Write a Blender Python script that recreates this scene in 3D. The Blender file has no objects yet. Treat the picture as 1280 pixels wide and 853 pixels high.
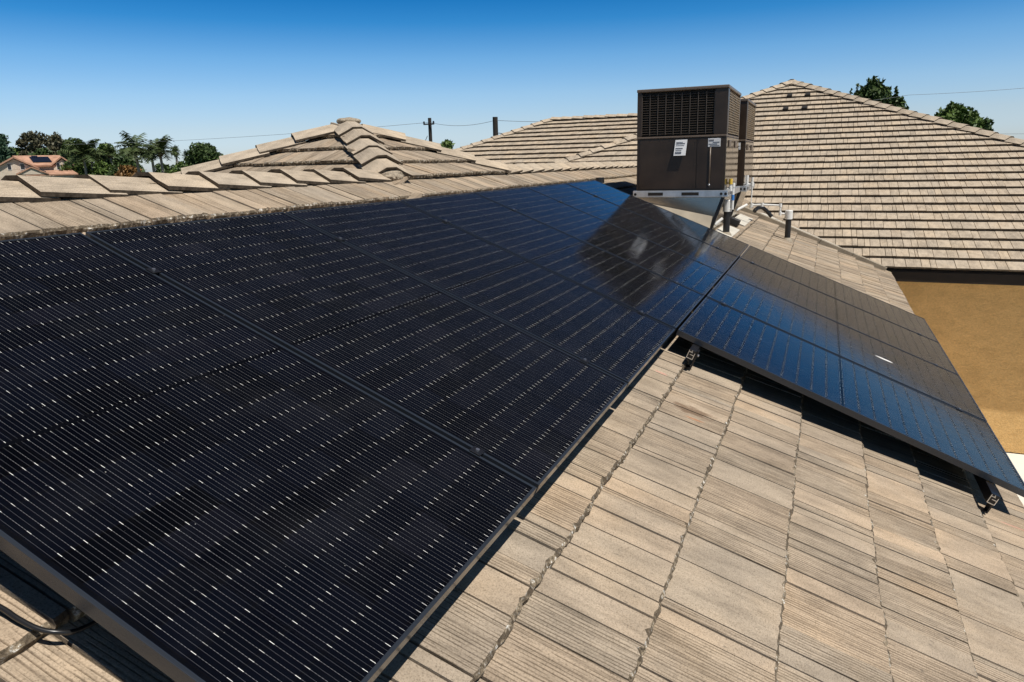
import bpy, bmesh, math, random
from mathutils import Vector, Matrix
rnd = random.Random(11)
sc = bpy.context.scene
COL = sc.collection

# ------------------------------------------------------------------ camera
cam_d = bpy.data.cameras.new("camera")
cam = bpy.data.objects.new("camera", cam_d)
COL.objects.link(cam)
sc.camera = cam
cam_d.sensor_width = 36.0
cam_d.lens = 25.497
cam_d.clip_start = 0.05
cam_d.clip_end = 3000.0
_r = [[0.92185497, -0.07045980, 0.38107590], [0.38681863, 0.22706225, -0.89376400], [-0.02355352, 0.97132803, 0.23657363]]
_m = Matrix(_r).to_4x4()
_m.translation = Vector((2.3993, -1.7857, 4.6931))
cam.matrix_world = _m

# ------------------------------------------------------------------ sky, sun, exposure
SUN = Vector((0.43, -0.20, 0.90)).normalized()
sun_el = math.asin(SUN.z)
sun_az = math.atan2(SUN.x, SUN.y)
world = bpy.data.worlds.new("World")
sc.world = world
world.use_nodes = True
wn = world.node_tree
for n in list(wn.nodes):
    wn.nodes.remove(n)
w_out = wn.nodes.new("ShaderNodeOutputWorld")
w_bg = wn.nodes.new("ShaderNodeBackground")
w_sky = wn.nodes.new("ShaderNodeTexSky")
w_sky.sky_type = 'NISHITA'
w_sky.sun_disc = False
w_sky.sun_elevation = sun_el
w_sky.sun_rotation = sun_az
w_sky.altitude = 200
w_sky.air_density = 1.0
w_sky.dust_density = 0.6
w_sky.ozone_density = 2.0
w_tc = wn.nodes.new("ShaderNodeTexCoord")
w_sep = wn.nodes.new("ShaderNodeSeparateXYZ")
w_ramp = wn.nodes.new("ShaderNodeValToRGB")
w_mul = wn.nodes.new("ShaderNodeMix")
w_mul.data_type = 'RGBA'
w_mul.blend_type = 'MULTIPLY'
w_mul.inputs[0].default_value = 1.0
cr = w_ramp.color_ramp
cr.elements[0].position = 0.0
cr.elements[0].color = (0.68, 0.76, 0.97, 1)
cr.elements[1].position = 1.0
cr.elements[1].color = (0.06, 0.10, 0.18, 1)
for p, c in ((0.03, (0.65, 0.74, 0.97, 1)), (0.05, (0.64, 0.71, 0.88, 1)), (0.09, (0.54, 0.69, 0.87, 1)), (0.133, (0.34, 0.60, 0.83, 1)),
             (0.175, (0.10, 0.435, 0.73, 1)), (0.21, (0.028, 0.335, 0.64, 1)), (0.255, (0.075, 0.21, 0.37, 1)), (0.33, (0.085, 0.16, 0.25, 1)), (0.5, (0.06, 0.095, 0.145, 1))):
    e = cr.elements.new(p)
    e.color = c
w_bg.inputs[1].default_value = 0.15
wn.links.new(w_tc.outputs['Generated'], w_sep.inputs[0])
wn.links.new(w_sep.outputs[2], w_ramp.inputs[0])
wn.links.new(w_sky.outputs[0], w_mul.inputs[6])
wn.links.new(w_ramp.outputs[0], w_mul.inputs[7])
wn.links.new(w_mul.outputs[2], w_bg.inputs[0])
wn.links.new(w_bg.outputs[0], w_out.inputs[0])

sun_d = bpy.data.lights.new("sun", 'SUN')
sun_d.energy = 4.7
sun_d.angle = R_ = math.radians(0.53)
sun_d.color = (1.0, 0.955, 0.88)
sun = bpy.data.objects.new("sun", sun_d)
COL.objects.link(sun)
sun.rotation_euler = SUN.to_track_quat('Z', 'Y').to_euler()
sun.location = (10, -10, 40)

sc.view_settings.view_transform = 'Standard'
sc.view_settings.look = 'None'
sc.view_settings.exposure = 0.0
sc.view_settings.gamma = 1.0
sc.view_settings.use_curve_mapping = False
sc.render.engine = 'CYCLES'
sc.cycles.use_denoising = True
sc.cycles.max_bounces = 6
sc.cycles.caustics_reflective = False
sc.cycles.caustics_refractive = False

# ------------------------------------------------------------------ node helpers
class NT:
    def __init__(s, name):
        s.m = bpy.data.materials.new(name)
        s.m.use_nodes = True
        s.t = s.m.node_tree
        s.b = s.t.nodes["Principled BSDF"]
    def n(s, typ, **kw):
        nd = s.t.nodes.new(typ)
        for k, v in kw.items():
            setattr(nd, k, v)
        return nd
    def put(s, sock, v):
        if hasattr(v, 'links'):
            s.t.links.new(v, sock)
        else:
            sock.default_value = v
    def math(s, op, a, b=0.0, c=None):
        nd = s.n("ShaderNodeMath", operation=op)
        s.put(nd.inputs[0], a)
        s.put(nd.inputs[1], b)
        if c is not None:
            s.put(nd.inputs[2], c)
        return nd.outputs[0]
    def mix(s, f, a, b, mode='MIX'):
        nd = s.n("ShaderNodeMix", data_type='RGBA', blend_type=mode)
        s.put(nd.inputs[0], f)
        s.put(nd.inputs[6], a)
        s.put(nd.inputs[7], b)
        return nd.outputs[2]
    def ramp(s, f, els, interp='LINEAR'):
        nd = s.n("ShaderNodeValToRGB")
        r = nd.color_ramp
        r.interpolation = interp
        r.elements[0].position = els[0][0]
        r.elements[0].color = els[0][1]
        r.elements[1].position = els[-1][0]
        r.elements[1].color = els[-1][1]
        for p, c in els[1:-1]:
            e = r.elements.new(p)
            e.color = c
        s.put(nd.inputs[0], f)
        return nd.outputs[0]
    def obj(s):
        return s.n("ShaderNodeTexCoord").outputs['Object']
    def mapping(s, v, scale=(1, 1, 1), loc=(0, 0, 0)):
        nd = s.n("ShaderNodeMapping")
        s.put(nd.inputs[0], v)
        nd.inputs[1].default_value = loc
        nd.inputs[3].default_value = scale
        return nd.outputs[0]
    def noise(s, v, scale, detail=3.0, rough=0.55):
        nd = s.n("ShaderNodeTexNoise")
        s.put(nd.inputs['Vector'], v)
        nd.inputs['Scale'].default_value = scale
        nd.inputs['Detail'].default_value = detail
        nd.inputs['Roughness'].default_value = rough
        return nd.outputs[0]
    def sep(s, v):
        nd = s.n("ShaderNodeSeparateXYZ")
        s.put(nd.inputs[0], v)
        return nd.outputs
    def comb(s, x, y, z=0.0):
        nd = s.n("ShaderNodeCombineXYZ")
        s.put(nd.inputs[0], x)
        s.put(nd.inputs[1], y)
        s.put(nd.inputs[2], z)
        return nd.outputs[0]
    def bump(s, h, strength=0.3, dist=0.01):
        nd = s.n("ShaderNodeBump")
        nd.inputs['Strength'].default_value = strength
        nd.inputs['Distance'].default_value = dist
        s.put(nd.inputs['Height'], h)
        s.t.links.new(nd.outputs[0], s.b.inputs['Normal'])
    def base(s, col=None, rough=None, metal=None, spec=None):
        if col is not None:
            s.put(s.b.inputs['Base Color'], col)
        if rough is not None:
            s.put(s.b.inputs['Roughness'], rough)
        if metal is not None:
            s.b.inputs['Metallic'].default_value = metal
        if spec is not None:
            s.b.inputs['Specular IOR Level'].default_value = spec

def C(r, g, b):
    return (r, g, b, 1.0)

def simple(name, col, rough=0.6, metal=0.0, spec=0.5, var=0.15, scale=8.0, bump=0.0, bscale=60.0):
    t = NT(name)
    o = t.obj()
    nz = t.noise(o, scale, 4.0)
    dark = C(*[c * (1 - var) for c in col])
    lite = C(*[min(1, c * (1 + var)) for c in col])
    t.base(t.ramp(nz, [(0.3, dark), (0.7, lite)]), rough, metal, spec)
    if bump:
        t.bump(t.noise(o, bscale, 5.0), bump, 0.01)
    return t.m

# ------------------------------------------------------------------ tile material
def tile_material(name, near=False):
    t = NT(name)
    o = t.obj()
    geo = t.n("ShaderNodeNewGeometry")
    isl = geo.outputs['Random Per Island']
    oi = t.n("ShaderNodeObjectInfo").outputs['Random']
    r1 = t.math('FRACT', t.math('ADD', isl, oi))
    r2 = t.math('FRACT', t.math('MULTIPLY', r1, 7.31))
    r3 = t.math('FRACT', t.math('MULTIPLY', r1, 23.7))
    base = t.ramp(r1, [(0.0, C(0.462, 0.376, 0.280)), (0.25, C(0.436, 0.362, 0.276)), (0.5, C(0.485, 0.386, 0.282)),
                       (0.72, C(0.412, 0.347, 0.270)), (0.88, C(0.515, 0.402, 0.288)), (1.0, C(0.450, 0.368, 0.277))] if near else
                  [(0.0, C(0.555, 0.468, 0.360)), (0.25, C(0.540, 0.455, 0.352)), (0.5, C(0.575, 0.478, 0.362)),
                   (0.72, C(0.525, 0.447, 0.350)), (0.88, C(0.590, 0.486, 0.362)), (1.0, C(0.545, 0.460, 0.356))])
    big = t.noise(o, 2.2, 4.0, 0.6)
    base = t.mix(1.0, base, t.ramp(big, [(0.28, C(0.82, 0.825, 0.84)), (0.5, C(1, 1, 1)), (0.75, C(1.12, 1.07, 1.0))]), 'MULTIPLY')
    mid = t.noise(t.mapping(o, (14, 5, 5)), 1.0, 5.0, 0.65)
    base = t.mix(1.0, base, t.ramp(mid, [(0.3, C(0.70, 0.69, 0.68)), (0.6, C(1.05, 1.04, 1.03))]), 'MULTIPLY')
    # combed streaks along the slope, on a share of the planks
    off = t.comb(t.math('MULTIPLY', r1, 37.0), t.math('MULTIPLY', r2, 11.0), 0.0)
    vadd = t.n("ShaderNodeVectorMath", operation='ADD')
    t.put(vadd.inputs[0], o)
    t.put(vadd.inputs[1], off)
    streak = t.noise(t.mapping(vadd.outputs[0], (95, 1.3, 1.0)), 1.0, 2.5, 0.6)
    mask_r = r2
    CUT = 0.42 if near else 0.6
    mask = t.ramp(r2, [(0.0, C(0.10, 0.10, 0.10)), (0.30, C(0.35, 0.35, 0.35)), (0.48, C(1, 1, 1))], 'CONSTANT')
    wob_ = t.noise(t.mapping(vadd.outputs[0], (9, 2.2, 1.0)), 1.0, 2.0, 0.5)
    brk = t.noise(t.mapping(vadd.outputs[0], (75, 9.0, 1.0)), 1.0, 2.0, 0.6)
    sx_ = t.sep(vadd.outputs[0])
    saw = t.math('FRACT', t.math('ADD', t.math('MULTIPLY', sx_[0], 84.0), t.math('MULTIPLY', wob_, 1.7)))
    comb = t.math('MULTIPLY', t.ramp(saw, [(0.0, C(1, 1, 1)), (0.16, C(0.75, 0.75, 0.75)), (0.34, C(0, 0, 0)), (0.94, C(0, 0, 0)), (1.0, C(1, 1, 1))]),
                  t.ramp(brk, [(0.36, C(0.12, 0.12, 0.12)), (0.52, C(1, 1, 1))]))
    comb = t.math('MULTIPLY', comb, t.math('GREATER_THAN', mask_r, CUT))
    lines = t.ramp(streak, [(0.38, C(0.30, 0.275, 0.25)), (0.49, C(0.98, 0.98, 0.98)), (0.62, C(1.06, 1.05, 1.03))])
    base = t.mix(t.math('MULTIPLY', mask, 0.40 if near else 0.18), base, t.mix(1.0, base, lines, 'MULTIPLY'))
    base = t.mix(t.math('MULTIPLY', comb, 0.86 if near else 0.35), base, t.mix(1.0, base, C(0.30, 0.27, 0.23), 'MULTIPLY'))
    grain = t.noise(o, 210.0, 3.0, 0.75)
    base = t.mix(1.0, base, t.ramp(grain, [(0.30, C(0.50, 0.48, 0.46)), (0.48, C(0.95, 0.95, 0.95)), (0.72, C(1.16, 1.15, 1.14))]), 'MULTIPLY')
    # small pits
    pit = t.noise(t.mapping(o, (60, 22, 30)), 1.0, 2.0, 0.5)
    base = t.mix(t.ramp(pit, [(0.70, C(0, 0, 0)), (0.78, C(0.55, 0.55, 0.55))]), base, C(0.10, 0.085, 0.07))
    if near:
        s = t.sep(o)
        def patch(cx, cy, hx, hy, col, thr, amt):
            dx = t.math('DIVIDE', t.math('ABSOLUTE', t.math('SUBTRACT', s[0], cx)), hx)
            dy = t.math('DIVIDE', t.math('ABSOLUTE', t.math('SUBTRACT', s[1], cy)), hy)
            d = t.math('MAXIMUM', dx, dy)
            nz = t.noise(t.mapping(o, (60, 14, 14)), 1.0, 4.0, 0.7)
            f = t.math('ADD', t.math('SUBTRACT', 1.0, d), t.math('MULTIPLY', t.math('SUBTRACT', nz, 0.5), 1.6))
            return t.math('MULTIPLY', t.ramp(f, [(thr, C(0, 0, 0)), (thr + 0.25, C(1, 1, 1))]), amt), col
        for a in ((1.49, -2.12, 0.075, 0.16, C(0.16, 0.10, 0.06), 0.35, 0.75), (1.40, -2.15, 0.02, 0.10, C(0.42, 0.17, 0.07), 0.5, 0.7),
                  (1.77, -1.90, 0.018, 0.05, C(0.70, 0.30, 0.24), 0.3, 0.45), (2.02, -3.68, 0.012, 0.12, C(0.70, 0.30, 0.24), 0.4, 0.45)):
            f, c = patch(*a)
            base = t.mix(f, base, c)
    t.base(base, 0.9, 0.0, 0.25)
    h = t.math('ADD', t.math('SUBTRACT', t.math('MULTIPLY', t.math('MULTIPLY', streak, mask), 0.5), t.math('MULTIPLY', comb, 0.6)), t.math('MULTIPLY', grain, 0.35))
    t.bump(h, 0.55, 0.006)
    return t.m

def butt_material(name):
    t = NT(name)
    o = t.obj()
    a = t.noise(o, 75.0, 4.0, 0.7)
    b = t.noise(o, 28.0, 3.0, 0.6)
    c = t.ramp(a, [(0.34, C(0.05, 0.04, 0.03)), (0.47, C(0.24, 0.19, 0.13)), (0.56, C(0.36, 0.29, 0.205)), (0.635, C(0.80, 0.77, 0.70))])
    c = t.mix(t.ramp(b, [(0.42, C(0, 0, 0)), (0.56, C(0.8, 0.8, 0.8))]), c, C(0.085, 0.065, 0.045))
    t.base(c, 0.95, 0.0, 0.2)
    t.bump(a, 0.8, 0.01)
    return t.m

M = {}
M['tile_near'] = tile_material("concrete_tile_near", True)
M['tile'] = tile_material("concrete_tile")
M['butt'] = butt_material("tile_butt")
M['butt_dark'] = simple("tile_butt_painted_shade", (0.10, 0.08, 0.06), 0.95, 0, 0.2, 0.5, 40)  # shade under the far courses, put into the butt colour
M['under'] = simple("roof_underlay", (0.05, 0.045, 0.04), 0.95)
M['fascia'] = simple("fascia_brown", (0.020, 0.014, 0.010), 0.7, 0, 0.3)
M['galv'] = simple("galvanised_steel", (0.62, 0.64, 0.66), 0.38, 0.75, 0.5, 0.12, 14, 0.05, 30)
M['curb'] = simple("curb_sheet_metal", (0.50, 0.47, 0.42), 0.22, 0.9, 0.5, 0.12, 3.0, 0.06, 4.0)
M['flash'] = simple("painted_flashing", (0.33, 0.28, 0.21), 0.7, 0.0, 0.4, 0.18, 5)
M['flash_pale'] = simple("pale_flashing", (0.62, 0.58, 0.50), 0.6, 0.0, 0.4, 0.15, 6)  # sheet metal that is pale by its own colour
M['brown'] = simple("brown_enamel", (0.040, 0.026, 0.017), 0.32, 0.0, 0.4, 0.30, 3.5, 0.12, 4.0)
M['brown_gloss'] = simple("glossy_brown_enamel", (0.055, 0.040, 0.028), 0.10, 0.0, 0.5, 0.1, 2.5)
M['brown_gloss'].node_tree.nodes["Principled BSDF"].inputs['IOR'].default_value = 2.1
M['brown_lip'] = simple("brown_enamel_trim", (0.16, 0.12, 0.09), 0.35, 0.0, 0.5, 0.1, 6)
M['cavity'] = simple("dark_coil_cavity", (0.012, 0.010, 0.009), 0.8)
M['label'] = simple("paper_label", (0.80, 0.80, 0.80), 0.6, 0, 0.4, 0.05)
M['ink'] = simple("label_ink", (0.18, 0.19, 0.22), 0.6)
M['pvc'] = simple("white_pvc", (0.80, 0.79, 0.76), 0.4, 0, 0.5, 0.05)
M['yellow'] = simple("yellow_fitting", (0.75, 0.50, 0.06), 0.5)
M['blue'] = simple("blue_primer", (0.05, 0.22, 0.60), 0.5)
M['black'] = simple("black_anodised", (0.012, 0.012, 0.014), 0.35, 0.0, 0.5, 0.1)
M['frame'] = simple("anodised_frame", (0.030, 0.036, 0.046), 0.22, 0.12, 0.6, 0.06)
M['blackpipe'] = simple("black_abs_pipe", (0.014, 0.013, 0.013), 0.45, 0.0, 0.5, 0.2)
M['silver'] = simple("bare_aluminium", (0.80, 0.80, 0.80), 0.3, 0.9)
M['rubber'] = simple("cable_sheath", (0.015, 0.015, 0.016), 0.3, 0.0, 0.5)
M['bolt'] = simple("steel_bolt", (0.6, 0.6, 0.62), 0.3, 0.9)
M['white'] = simple("white_paint", (0.80, 0.78, 0.74), 0.7)
M['wood'] = simple("weathered_pole_wood", (0.035, 0.028, 0.024), 0.9)
M['wire'] = simple("grey_wire", (0.22, 0.24, 0.27), 0.6)
M['bark'] = simple("bark", (0.12, 0.09, 0.065), 0.9, 0, 0.3, 0.3, 6)
M['palm_trunk'] = simple("palm_trunk", (0.30, 0.27, 0.23), 0.9, 0, 0.3, 0.2, 6)
M['dead_frond'] = simple("dead_frond", (0.22, 0.14, 0.07), 0.9)

def stucco(name, col):
    t = NT(name)
    o = t.obj()
    nz = t.noise(o, 1.3, 4.0)
    fine = t.noise(o, 45.0, 5.0, 0.7)
    c = t.ramp(nz, [(0.3, C(*[x * 0.9 for x in col])), (0.7, C(*[x * 1.06 for x in col]))])
    c = t.mix(1.0, c, t.ramp(fine, [(0.3, C(0.80, 0.79, 0.78)), (0.65, C(1.05, 1.05, 1.05))]), 'MULTIPLY')
    trowel = t.noise(t.mapping(o, (5, 5, 9)), 1.0, 5.0, 0.7)
    c = t.mix(1.0, c, t.ramp(trowel, [(0.35, C(0.88, 0.87, 0.86)), (0.6, C(1.03, 1.03, 1.03))]), 'MULTIPLY')
    t.base(c, 0.95, 0, 0.2)
    t.bump(t.math('ADD', fine, trowel), 0.6, 0.02)
    return t.m
M['stucco'] = stucco("ochre_stucco", (0.74, 0.49, 0.215))
M['stucco_cream'] = stucco("cream_stucco", (0.72, 0.62, 0.50))

def glass_cells():
    t = NT("solar_cells_under_glass")
    o = t.obj()
    s = t.sep(o)
    px = t.math('SUBTRACT', s[0], 0.019)
    py = t.math('SUBTRACT', t.math('MULTIPLY', s[1], -1.0), 0.0175)
    mid = 11 * 0.0815
    dmid = t.math('ABSOLUTE', t.math('SUBTRACT', py, mid + 0.006))
    gap = t.math('LESS_THAN', dmid, 0.0055)
    py2 = t.math('SUBTRACT', py, t.math('MULTIPLY', t.math('GREATER_THAN', py, mid + 0.006), 0.012))
    cx = t.math('DIVIDE', px, 0.167)
    cy = t.math('DIVIDE', py2, 0.0815)
    ix = t.math('FLOOR', cx)
    iy = t.math('FLOOR', cy)
    fx = t.math('FRACT', cx)
    fy = t.math('FRACT', cy)
    inx = t.math('MULTIPLY', t.math('GREATER_THAN', cx, 0.0), t.math('LESS_THAN', cx, 6.0))
    iny = t.math('MULTIPLY', t.math('GREATER_THAN', cy, -0.12), t.math('LESS_THAN', cy, 22.12))
    inside = t.math('MULTIPLY', t.math('MULTIPLY', inx, iny), t.math('SUBTRACT', 1.0, gap))
    tt = t.math('DIVIDE', t.math('SUBTRACT', fx, 0.5), 0.1545)
    ft = t.math('FRACT', t.math('ADD', tt, 10.0))
    d1 = t.math('MULTIPLY', t.math('ABSOLUTE', t.math('SUBTRACT', ft, 0.5)), 0.0258)
    incell = t.math('LESS_THAN', t.math('ABSOLUTE', tt), 2.8)
    d2 = t.math('MULTIPLY', t.math('MINIMUM', ft, t.math('SUBTRACT', 1.0, ft)), 0.0258)
    ey = t.math('MULTIPLY', t.math('MINIMUM', fy, t.math('SUBTRACT', 1.0, fy)), 0.0815)
    isdash = t.math('LESS_THAN', ey, 0.0062)
    wire = t.math('MULTIPLY', t.math('LESS_THAN', d1, 0.00040), incell)
    dash = t.math('MULTIPLY', t.math('MULTIPLY', t.math('LESS_THAN', d1, 0.00055), isdash), incell)
    thin = t.math('MULTIPLY', t.math('LESS_THAN', d2, 0.00028), t.math('LESS_THAN', t.math('ABSOLUTE', tt), 3.4))
    # finger crossings make the wires read as dotted
    dot = t.math('ADD', 0.45, t.math('MULTIPLY', t.math('GREATER_THAN', t.math('FRACT', t.math('MULTIPLY', py, 125.0)), 0.45), 0.55))
    wn_ = t.n("ShaderNodeTexWhiteNoise", noise_dimensions='3D')
    pr = t.n("ShaderNodeObjectInfo").outputs['Random']
    t.put(wn_.inputs['Vector'], t.comb(ix, iy, t.math('MULTIPLY', pr, 50.0)))
    cellr = wn_.outputs['Value']
    cell = t.ramp(cellr, [(0.0, C(0.0016, 0.0017, 0.0022)), (0.45, C(0.0024, 0.0028, 0.0048)), (0.85, C(0.0030, 0.0037, 0.0068)), (0.93, C(0.0042, 0.0045, 0.0070)), (1.0, C(0.0058, 0.0060, 0.0096))])
    back = C(0.0030, 0.0034, 0.0050)
    col = t.mix(inside, back, cell)
    # half-cell boundary and column boundary: the black backsheet between cells
    bd = t.math('MAXIMUM', t.math('LESS_THAN', ey, 0.0008), t.math('LESS_THAN', t.math('MULTIPLY', t.math('MINIMUM', fx, t.math('SUBTRACT', 1.0, fx)), 0.167), 0.0011))
    col = t.mix(t.math('MULTIPLY', bd, 0.8), col, C(0.004, 0.004, 0.005))
    nzl = t.noise(o, 9.0, 3.0, 0.6)
    amp = t.ramp(nzl, [(0.3, C(0.55, 0.55, 0.55)), (0.7, C(1, 1, 1))])
    col = t.mix(t.math('MULTIPLY', t.math('MULTIPLY', thin, inside), 0.42), col, C(0.20, 0.20, 0.22))
    col = t.mix(t.math('MULTIPLY', t.math('MULTIPLY', t.math('MULTIPLY', wire, inside), dot), amp), col, C(0.23, 0.23, 0.24))
    col = t.mix(t.math('MULTIPLY', t.math('MULTIPLY', dash, inside), t.ramp(t.noise(t.mapping(o, (40, 14, 1)), 1.0, 2.0, 0.6), [(0.35, C(0.25, 0.25, 0.25)), (0.55, C(1, 1, 1))])), col, C(0.84, 0.83, 0.80))
    # string connectors at the ends of the columns and beside the middle gap
    # dust specks and smudges
    vo = t.n("ShaderNodeTexVoronoi")
    vo.inputs['Scale'].default_value = 55.0
    vadd = t.n("ShaderNodeVectorMath", operation='ADD')
    t.put(vadd.inputs[0], o)
    t.put(vadd.inputs[1], t.comb(t.math('MULTIPLY', pr, 91.0), t.math('MULTIPLY', pr, 37.0), 0.0))
    t.put(vo.inputs['Vector'], vadd.outputs[0])
    vs = t.sep(vo.outputs['Color'])
    spk = t.math('MULTIPLY', t.math('LESS_THAN', vo.outputs['Distance'], t.math('MULTIPLY', vs[1], 0.075)), t.math('GREATER_THAN', vs[0], 0.86))
    col = t.mix(t.math('MULTIPLY', spk, 0.8), col, C(0.55, 0.53, 0.50))
    film = t.noise(vadd.outputs[0], 3.5, 5.0, 0.65)
    col = t.mix(t.ramp(film, [(0.50, C(0.0, 0.0, 0.0)), (0.66, C(0.012, 0.012, 0.012)), (0.85, C(0.05, 0.05, 0.05))]), col, C(0.30, 0.30, 0.32))
    rough = t.ramp(film, [(0.3, C(0.055, 0.055, 0.055)), (0.75, C(0.115, 0.115, 0.115))])
    # the gloss of the cells breaks off at the sunk seams between them
    wav = t.math('MULTIPLY', t.math('SUBTRACT', t.noise(vadd.outputs[0], 11.0, 2.0, 0.5), 0.5), 0.008)
    sy = t.math('LESS_THAN', t.math('ABSOLUTE', t.math('ADD', t.math('MULTIPLY', t.math('SUBTRACT', t.math('FRACT', t.math('ADD', cy, 0.5)), 0.5), 0.0815), wav)), 0.0065)
    sxm = t.math('LESS_THAN', t.math('MULTIPLY', t.math('MINIMUM', fx, t.math('SUBTRACT', 1.0, fx)), 0.167), 0.0022)
    seam = t.math('MAXIMUM', sy, t.math('MULTIPLY', sxm, 0.6))
    speck = t.ramp(t.noise(vadd.outputs[0], 170.0, 2.0, 0.7), [(0.36, C(0.45, 0.45, 0.45)), (0.62, C(1.0, 1.0, 1.0))])
    gloss = t.math('MULTIPLY', t.math('SUBTRACT', 1.0, t.math('MULTIPLY', seam, 0.85)), speck)
    t.base(col, rough, 0.0, 0.32)
    t.put(t.b.inputs['Specular IOR Level'], t.math('MULTIPLY', gloss, 0.29))
    t.put(t.b.inputs['Sheen Weight'], t.math('MULTIPLY', gloss, 0.10))
    t.b.inputs['Sheen Roughness'].default_value = 0.28
    t.b.inputs['Sheen Tint'].default_value = (0.85, 0.80, 0.74, 1)
    # each cell lies a hair differently, the laminate is softly quilted
    q = t.math('MULTIPLY', t.math('ABSOLUTE', t.math('SUBTRACT', fx, 0.5)), t.math('ABSOLUTE', t.math('SUBTRACT', fy, 0.5)))
    wob = t.noise(vadd.outputs[0], 14.0, 2.0, 0.5)
    fine = t.noise(vadd.outputs[0], 420.0, 1.0, 0.5)
    ex_ = t.math('MULTIPLY', t.math('MINIMUM', fx, t.math('SUBTRACT', 1.0, fx)), 0.167)
    def groove(e, w_):
        g_ = t.math('MAXIMUM', t.math('SUBTRACT', 1.0, t.math('DIVIDE', e, w_)), 0.0)
        return t.math('MULTIPLY', g_, g_)
    gr = t.math('MAXIMUM', groove(ey, 0.012), t.math('MULTIPLY', groove(ex_, 0.008), 0.6))
    h = t.math('SUBTRACT', t.math('ADD', t.math('MULTIPLY', wob, 0.35), t.math('MULTIPLY', fine, 0.05)), t.math('MULTIPLY', gr, 0.010))
    t.bump(h, 0.15, 0.006)
    return t.m
M['cells'] = glass_cells()

def leaf_mat(name, a, b):
    t = NT(name)
    geo = t.n("ShaderNodeNewGeometry")
    r = geo.outputs['Random Per Island']
    nz = t.noise(t.obj(), 0.6, 3.0)
    f = t.math('ADD', t.math('MULTIPLY', r, 0.6), t.math('MULTIPLY', nz, 0.4))
    t.base(t.ramp(f, [(0.2, C(*a)), (0.8, C(*b))]), 0.55, 0, 0.35)
    return t.m
M['leaf_dark'] = leaf_mat("leaf_dark", (0.029, 0.055, 0.017), (0.080, 0.123, 0.032))
M['leaf_mid'] = leaf_mat("leaf_mid", (0.051, 0.094, 0.020), (0.138, 0.203, 0.046))
M['leaf_euc'] = leaf_mat("leaf_eucalyptus", (0.058, 0.061, 0.032), (0.152, 0.138, 0.080))
M['leaf_blue'] = leaf_mat("leaf_conifer", (0.032, 0.072, 0.043), (0.087, 0.145, 0.080))
M['leaf_palm'] = leaf_mat("leaf_palm", (0.035, 0.060, 0.018), (0.10, 0.13, 0.045))
M['leaf_rust'] = leaf_mat("leaf_rust", (0.145, 0.080, 0.029), (0.290, 0.160, 0.051))

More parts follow.
